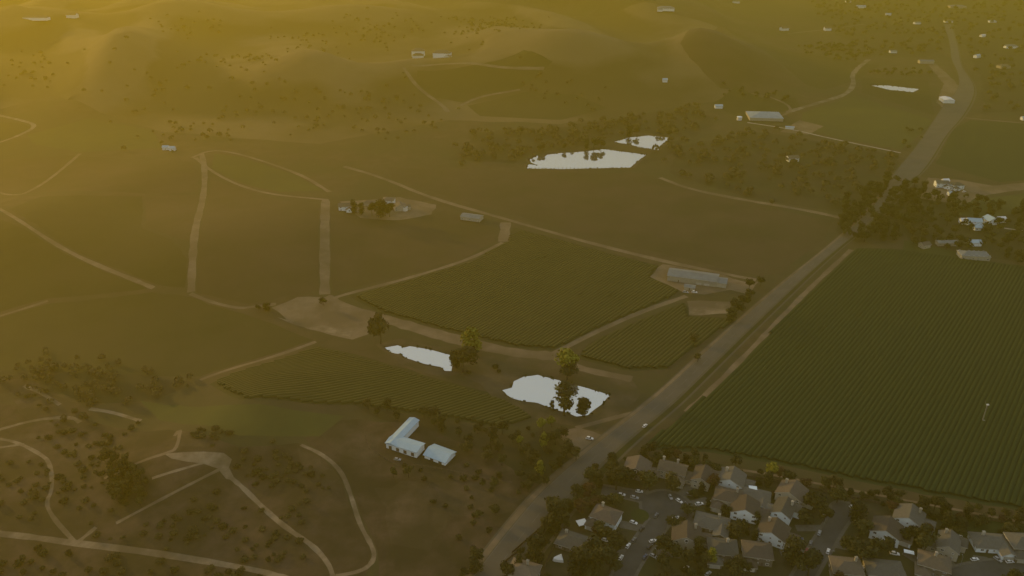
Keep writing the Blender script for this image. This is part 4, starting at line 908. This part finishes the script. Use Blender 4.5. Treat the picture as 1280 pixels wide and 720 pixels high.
E = [('tall',705,519,1.2,(1.3,1),'open crowned dark eucalyptus'),('ever',731,521,1.3,(1.35,1),'round topped dark'),('ever',690,511,.6,(1,1),'small dark'),
 ('ever',579,466,1.7,(1.6,1.25),'big dark'),('ever',570,460,1.3,(1.2,1.0),'broad dark'),('yellow',589,442,1.9,(1.6,1.05),'bright yellow green'),('yellow',706,466,1.75,(1.5,1.25),'yellow green'),('ever',709,474,1.3,(1.5,1),'dark'),
 ('olive',476,430,2.0,(1.15,1.5),'tall olive green'),('ever',404,381,.9,(1,.8),'round dark'),('ever',334,388,.9,(1.2,.7),'low dark'),('ever',323,388,.6,(1,1),'small dark'),
 ('yellow',965,598,1.2,(1,1),'yellow green'),('yellow',888,706,1.05,(1,1),'yellowing'),('olive',868,428,1.1,(1,.9),'olive green'),('olive',872,452,.8,(1,1),'small olive green'),
 ('ever',476,272,1.6,(1.2,1.1),'very broad dark'),('ever',487,271,1.6,(1.1,1.1),'dense dark'),('ever',465,270,1.4,(1,1.1),'dense blackish'),('ever',443,267,1.3,(1,1),'dark'),('ever',452,268,1.1,(1,1),'smaller dark'),
 ('ever',692,662,1.5,(1,1.1),'dark'),('ever',770,612,1.6,(1.2,1),'broad dark'),('ever',785,606,1.2,(1,1),'dark'),('red',728,641,1.2,(1.2,.9),'russet'),('red',742,636,1.1,(1.1,.9),'russet brown'),('oak',808,612,1.5,(1,1),'leafy dark'),
 ('olive',838,612,1.4,(1.1,1),'broad olive green'),('ever',672,705,1.3,(1,1.3),'narrow dark'),('ever',722,722,1.6,(1.2,1),'massive dark'),('ever',740,708,1.7,(1.2,1),'massive blackish'),('ever',762,716,1.6,(1.1,1.1),'dense blackish'),('oak',770,690,1.3,(1.2,.9),'spreading dark'),
 ('oak',752,672,1.1,(1.3,.8),'low spreading'),('red',888,612,1.3,(1,1),'russet'),('oak',925,665,1.1,(1,1),'dark leafy'),('ever',1010,720,1.5,(1.2,1),'dense dark'),('ever',988,705,1.5,(1.2,1),'broad dark'),('oak',1018,640,1.5,(1.3,1),'broad dark'),('oak',1030,652,1.1,(1,1),'dark round'),
 ('ever',1070,652,1.2,(1.3,1),'spreading dark'),('oak',1046,628,1.1,(1.3,1),'broad dark green'),('oak',1076,668,1.1,(1.2,.9),'dark leafy'),('ever',1005,655,1.0,(1.2,1),'dark round'),('oak',860,645,1.0,(1.3,.9),'low dark leafy'),('ever',1075,700,1.4,(1.2,1),'dark spreading'),('ever',1095,695,1.1,(1,1),'dark'),('oak',1062,690,1.2,(1.2,.9),'spreading dark'),('cone',1150,672,1.0,(1,1),'narrow pointed'),('oak',1155,690,1.3,(1.2,1),'dark leafy'),('ever',1150,680,1.2,(1,1),'blackish'),('ever',832,690,1.2,(1.2,.9),'dark bushy'),('oak',845,663,1.1,(1.3,.8),'low dark'),
 ('tall',649,715,.62,(1,1),'narrow tall dark'),('ever',635,722,1.1,(1,1),'dark'),('olive',596,716,.9,(1,1),'olive green'),('oak',690,640,1.2,(1,1),'dark round'),
 ('ever',742,185.5,1.6,(1.2,1),'dark leaning'),('ever',751,185,1.4,(1.2,1),'dark overhanging'),('ever',733,186.5,1.2,(1,1),'dark'),('ever',706,188,1.1,(1,.9),'dark small'),('ever',676,190,1.2,(1.2,1),'dark broad'),('ever',786,171,1.4,(1.2,1),'dark'),('ever',796,169.5,1.3,(1.1,1),'dark round'),('oak',836,171.5,1.2,(1,1),'dark leafy'),
 ('ever',920,392,1.5,(1.1,1),'dark'),('ever',929,384,1.3,(1,1),'dark'),('ever',913,402,1.2,(1.2,.9),'broad dark'),('ever',937,374,1.0,(1,1),'small dark'),('oak',936,362,1.0,(1,1),'dark leafy'),('oak',950,358,.9,(1,1),'small leafy')]
for k, px, py, sc, sz, wd in E: plant(k, G(px, py), sc, 'single trees', wd + (' tree' if 'eucalyptus' not in wd else ''), sz)
P_in(HOUSING, 175, ['ever', 'oak', 'oak', 'ever', 'olive', 'red'], .5, 1.15, 'garden trees of the estate', 5)
P_in(HOUSING, 90, ['bush', 'obush'], .6, 1.1, 'garden bushes of the estate', 3)
P_in(woods_px[2], 64, ['oak', 'ever', 'ever'], .9, 1.5, 'trees of the belt beside the main road', 7)
P_in(woods_px[3], 80, ['oak', 'ever', 'olive'], .8, 1.3, 'trees round the right farmsteads', 9)
P_in(woods_px[6], 34, ['oak', 'olive', 'ever', 'ever'], .6, 1.15, 'trees of the thicket below the lower pond', 6)
P_in([(640,545),(690,530),(735,580),(700,610),(660,590)], 14, ['olive', 'yellow', 'olive'], .7, 1.1, 'olive trees of the thicket', 7)
P_in([(130,575),(190,570),(205,600),(175,640),(140,630),(125,600)], 24, ['ever', 'oak'], .5, .95, 'trees of the dark clump on the scrub slope', 4)
P_in([(500,575),(600,600),(640,640),(600,660),(540,630),(480,590)], 12, ['bush', 'bush', 'oak'], .6, .9, 'bushes below the stable', 8)
P_in([(560,500),(700,540),(660,560),(560,530)], 10, ['bush', 'obush'], .7, 1.2, 'bushes below the lower pond', 6)
clumps([(78,588),(100,570),(112,600),(88,615),(30,612),(22,590),(60,500),(85,508),(240,548),(255,556),(228,556),(335,572),(318,590),(345,600),(205,655),(222,668),(310,706),(335,700),(130,545),(115,555),(380,640),(290,660),(250,640),(395,600),(70,540),(20,640),(130,640),(360,578)], 11, ['bush', 'obush', 'obush'], .45, 1.05, 'bushes of the scrub slope', 11)
P_in([(-10,680),(300,715),(340,724),(-10,724)], 24, ['bush', 'obush', 'obush'], .8, 1.3, 'bushes below the bottom track', 5)
P_in([(555,560),(600,575),(690,612),(640,645),(600,690),(560,700)], 16, ['bush', 'obush'], .7, 1.2, 'bushes in the brown pasture', 6)
P_in([(570,440),(640,455),(620,475),(585,470)], 4, ['bush', 'obush'], .8, 1.2, 'bushes between the two lower ponds', 6)

# far woods: too many and too small to tell apart
def far_wood(polys, n, hmin, hmax, name, m, sep=0):
    g = np.random.RandomState(len(polys[0]) * 7 + n); VV = []; FF = []; k = 0; Ps = [np.array(W(p)) for p in polys]; ar = []
    for P in Ps: ar.append(abs(np.sum(P[:, 0] * np.roll(P[:, 1], 1) - P[:, 1] * np.roll(P[:, 0], 1))) / 2)
    ar = np.array(ar) / sum(ar)
    for P, a in zip(Ps, ar):
        c = int(n * a); X = g.uniform(P[:, 0].min(), P[:, 0].max(), c * 6); Y = g.uniform(P[:, 1].min(), P[:, 1].max(), c * 6); q = inside(P, X, Y)
        if name == 'hillside_scrub': q &= gully(X, Y) + g.normal(0, 1.5, len(X)) > .5
        X = X[q][:c]; Y = Y[q][:c]; sp_ = 34 if name == 'hillside_scrub' else 9; X = X + g.normal(0, sp_, len(X)); Y = Y + g.normal(0, sp_, len(Y)); Zt = hgt(X, Y)
        for x, y, z in zip(X, Y, Zt):
            h = g.uniform(hmin, hmax); r = h * g.uniform(.4, .6); L = 46
            dv = g.normal(0, 1, (L, 3)); dv /= np.linalg.norm(dv, axis=1)[:, None]; dv[:, 2] = np.abs(dv[:, 2]) * 1.1 - .25
            cc = np.array([x, y, z + h * .5]) + dv * np.array([r, r, h * .48]) * g.uniform(.75, 1.05, (L, 1))
            u = g.normal(0, 1, (L, 3)); u -= (u * dv).sum(1)[:, None] * dv * .8; u /= np.linalg.norm(u, axis=1)[:, None]; v = np.cross(dv, u)
            s = (r * g.uniform(.2, .38, (L, 1)))
            VV.append(np.stack([cc - u * s, cc + v * s, cc + u * s, cc - v * s], 1).reshape(-1, 3)); FF.append(np.arange(4 * L).reshape(L, 4) + k); k += 4 * L
    link(name, mesh_np(name, np.concatenate(VV), np.concatenate(FF), [m]), kind='stuff')
far_wood([woods_px[0]], 190, 6, 11, 'woodland', M['leafscrub'])
far_wood([woods_px[1]], 210, 6, 10, 'woodland', M['leafscrub'])
far_wood([woods_px[4]], 560, 7, 12, 'woodland', M['leafscrub'])
far_wood([woods_px[5]], 110, 3, 6, 'woodland', M['leafscrub'])
far_wood([woods_px[3], woods_px[2]], 120, 5, 9, 'woodland', M['leafdark'])
far_wood([[(125,75),(170,60),(205,75),(210,110),(185,135),(135,125)], [(255,70),(320,70),(345,105),(370,130),(330,135),(270,105)], [(180,150),(300,150),(330,172),(200,178)], [(340,45),(400,50),(430,85),(400,80)], [(0,60),(60,80),(50,110),(0,120)], [(430,20),(520,30),(490,60),(440,50)], [(200,20),(280,15),(270,38),(205,40)],
   [(640,90),(700,105),(760,115),(740,135),(690,125),(640,112)], [(560,20),(640,25),(690,60),(600,60)], [(380,90),(490,110),(560,150),(480,175),(400,160)]], 620, 4, 8, 'hillside_scrub', M['leafscrub'])
far_wood([[(1000,60),(1060,52),(1090,66),(1060,80)], [(900,110),(990,118),(985,128),(905,120)], [(1090,86),(1160,90),(1160,96),(1090,94)], [(1150,160),(1165,155),(1130,195),(1118,195)]], 150, 5, 9, 'woodland', M['leaf'])

for P, c in PW:
    g = np.random.RandomState(len(P)); VV = []; FF = []; k = 0
    for p in resamp(P, 1.1, .5, True, random.Random(8)):
        if g.rand() < .7: continue
        q = math.hypot(p[0] - c[0], p[1] - c[1]); x = p[0] + (p[0] - c[0]) / q * g.uniform(.1, 1.8); y = p[1] + (p[1] - c[1]) / q * g.uniform(.1, 1.8); hh = g.uniform(-.3, .7)
        for j in range(5):
            a = g.uniform(0, 3.14); r = g.uniform(.3, .9); dx, dy = math.cos(a) * r, math.sin(a) * r; ox, oy = g.uniform(-.4, .4, 2)
            VV += [(x + ox - dx, y + oy - dy, -.6), (x + ox + dx, y + oy + dy, -.6), (x + ox + dx * 1.2 + ox, y + oy + dy, hh * g.uniform(.5, 1)), (x + ox - dx * .8, y + oy - dy + oy, hh)]; FF.append((k, k + 1, k + 2, k + 3)); k += 4
    link('reeds', mesh_np('reeds', np.array(VV), np.array(FF), [M['leaf']]), kind='stuff')
# ------------------------------------------------------------------ labels of the trees: what each stands next to
LM = [((705,495),'the lower pond'),((520,445),'the narrow middle pond'),((730,200),'the large upper pond'),((805,178),'the small upper pond'),((870,350),'the winery building'),((500,555),'the L-shaped stable'),((547,571),'the rectangular barn'),
 ((833,634),'the cul-de-sac'),((800,644),'the round lawn'),((697,700),'the half-round tent'),((727,658),'the white patio cover'),((757,652),'the brown hipped house with chimney'),((718,682),'the low olive roofed house'),((796,592),'the round gable window house'),((840,594),'the tan roofed house with chimneys'),
 ((913,606),'the bright fascia house'),((909,628),'the reddish brown hipped house'),((941,624),'the pale square cover'),((889,658),'the dark green grey roofed house'),((857,677),'the oval window house'),((902,693),'the grey shingled house'),((945,697),'the broad hipped house'),((988,623),'the long cream gable'),((978,645),'the wraparound wall house'),((965,672),'the blue white windowed gable'),
 ((1106,670),'the lower pale blue gable'),((1134,654),'the brightest pale blue gable'),((1183,688),'the house with the round chimney'),((1165,711),'the brown house by the curved street'),((1236,682),'the white garage front'),((1225,662),'the corner lawn'),((1056,717),'the bottom tan roofed house'),((655,722),'the bottom left brown roof'),((1030,680),'the second street'),((1058,638),'the end of the second street'),((805,680),'the first street'),
 ((1040,303),'the road tree belt'),((1120,230),'the upper road'),((1183,235),'the upper right hamlet'),((1225,282),'the middle right farmstead'),((1216,322),'the grey barn by the vineyard'),((1183,306),'the long low shed'),((465,258),'the vineyard homestead'),((590,274),'the diagonal road barn'),((280,582),'the pale trail junction'),((165,600),'the dark scrub clump'),((66,612),'the looping trail'),((95,678),'the lower trail fork'),((353,657),'the straight diagonal trail'),((450,657),'the winding right trail'),
 ((210,620),'the faint rising trail'),((720,552),'the dirt pad'),((700,628),'the road edge thicket'),((640,560),'the thicket middle'),((580,598),'the rail fence'),((90,521),'the upper scrub trails'),((620,455),'the pond dam'),((405,375),'the dirt yard'),((780,560),'the main road bend'),((690,445),'the dirt road fork'),((220,545),'the short hooked trail'),((600,680),'the main road shoulder'),((200,695),'the bottom track'),((10,560),'the left picture edge'),((930,370),'the winery drive'),((1228,526),'the frost fan')]
LMW = [(G(*p), n) for p, n in LM]
def direction(dx, dy):
    if abs(dx) > abs(dy) * 1.2: return 'right of' if dx > 0 else 'left of'
    return 'behind' if dy > 0 else 'in front of'
used = {}
for o, wd, cat, xy, hh in sorted(TREES, key=lambda t: t[3][1]):
    near = sorted(LMW, key=lambda q: math.hypot(q[0][0] - xy[0], q[0][1] - xy[1]))
    sz = '' if (' tree' in wd or 'eucalyptus' in wd) else ('small ' if hh < (6.5 if cat == 'tree' else 2.2) else 'large ' if hh > (10.5 if cat == 'tree' else 3) else '')
    noun = wd if (' tree' in wd or 'eucalyptus' in wd) else f'{wd} {cat}'
    cands = []
    for a in range(4):
        q, n = near[a]; cands.append(f"{sz}{noun} {direction(xy[0]-q[0], xy[1]-q[1])} {n}")
    for a in range(3):
        for b in range(a + 1, 5):
            q, n = near[a]; q2, n2 = near[b]; d1 = direction(xy[0] - q[0], xy[1] - q[1]); d2 = direction(xy[0] - q2[0], xy[1] - q2[1])
            cands.append(f"{sz}{noun} {d1} {n}, {d2} {n2}")
    for nn in ('nearest', 'next nearest', 'third nearest', 'farther', 'yet farther'):
        cands.append(f"{sz}{noun} {direction(xy[0]-near[0][0][0], xy[1]-near[0][0][1])} {near[0][1]}, {nn} to it")
    for c in cands:
        if c not in used and 4 <= len(c.split()) <= 16: break
    else:
        c = next(q for q in (f'{z}{noun} {direction(xy[0]-m[0][0], xy[1]-m[0][1])} {m[1]}, {e}' for z in (sz,) for m in near[:3] for e in ('half hidden among its neighbours', 'standing slightly apart', 'deep in the row', 'at the far side of its clump', 'at the near side of its clump')) if q not in used)
    used[c] = 1; o['label'] = c

# ------------------------------------------------------------------ haze
mb = MB(); mb.box(-5300, 5300, -800, 7900, -2.0, 345)
hm = bpy.data.materials.new('sunlit_haze'); hm.use_nodes = True; n = hm.node_tree.nodes; n.clear()
out = n.new('ShaderNodeOutputMaterial'); pv = n.new('ShaderNodeVolumePrincipled')
pv.inputs['Color'].default_value = (*HAZE_C, 1); pv.inputs['Density'].default_value = HAZE_D; pv.inputs['Anisotropy'].default_value = HAZE_G
hm.node_tree.links.new(pv.outputs[0], out.inputs['Volume'])
link('haze', mb.mesh('haze', [hm]), kind='stuff')
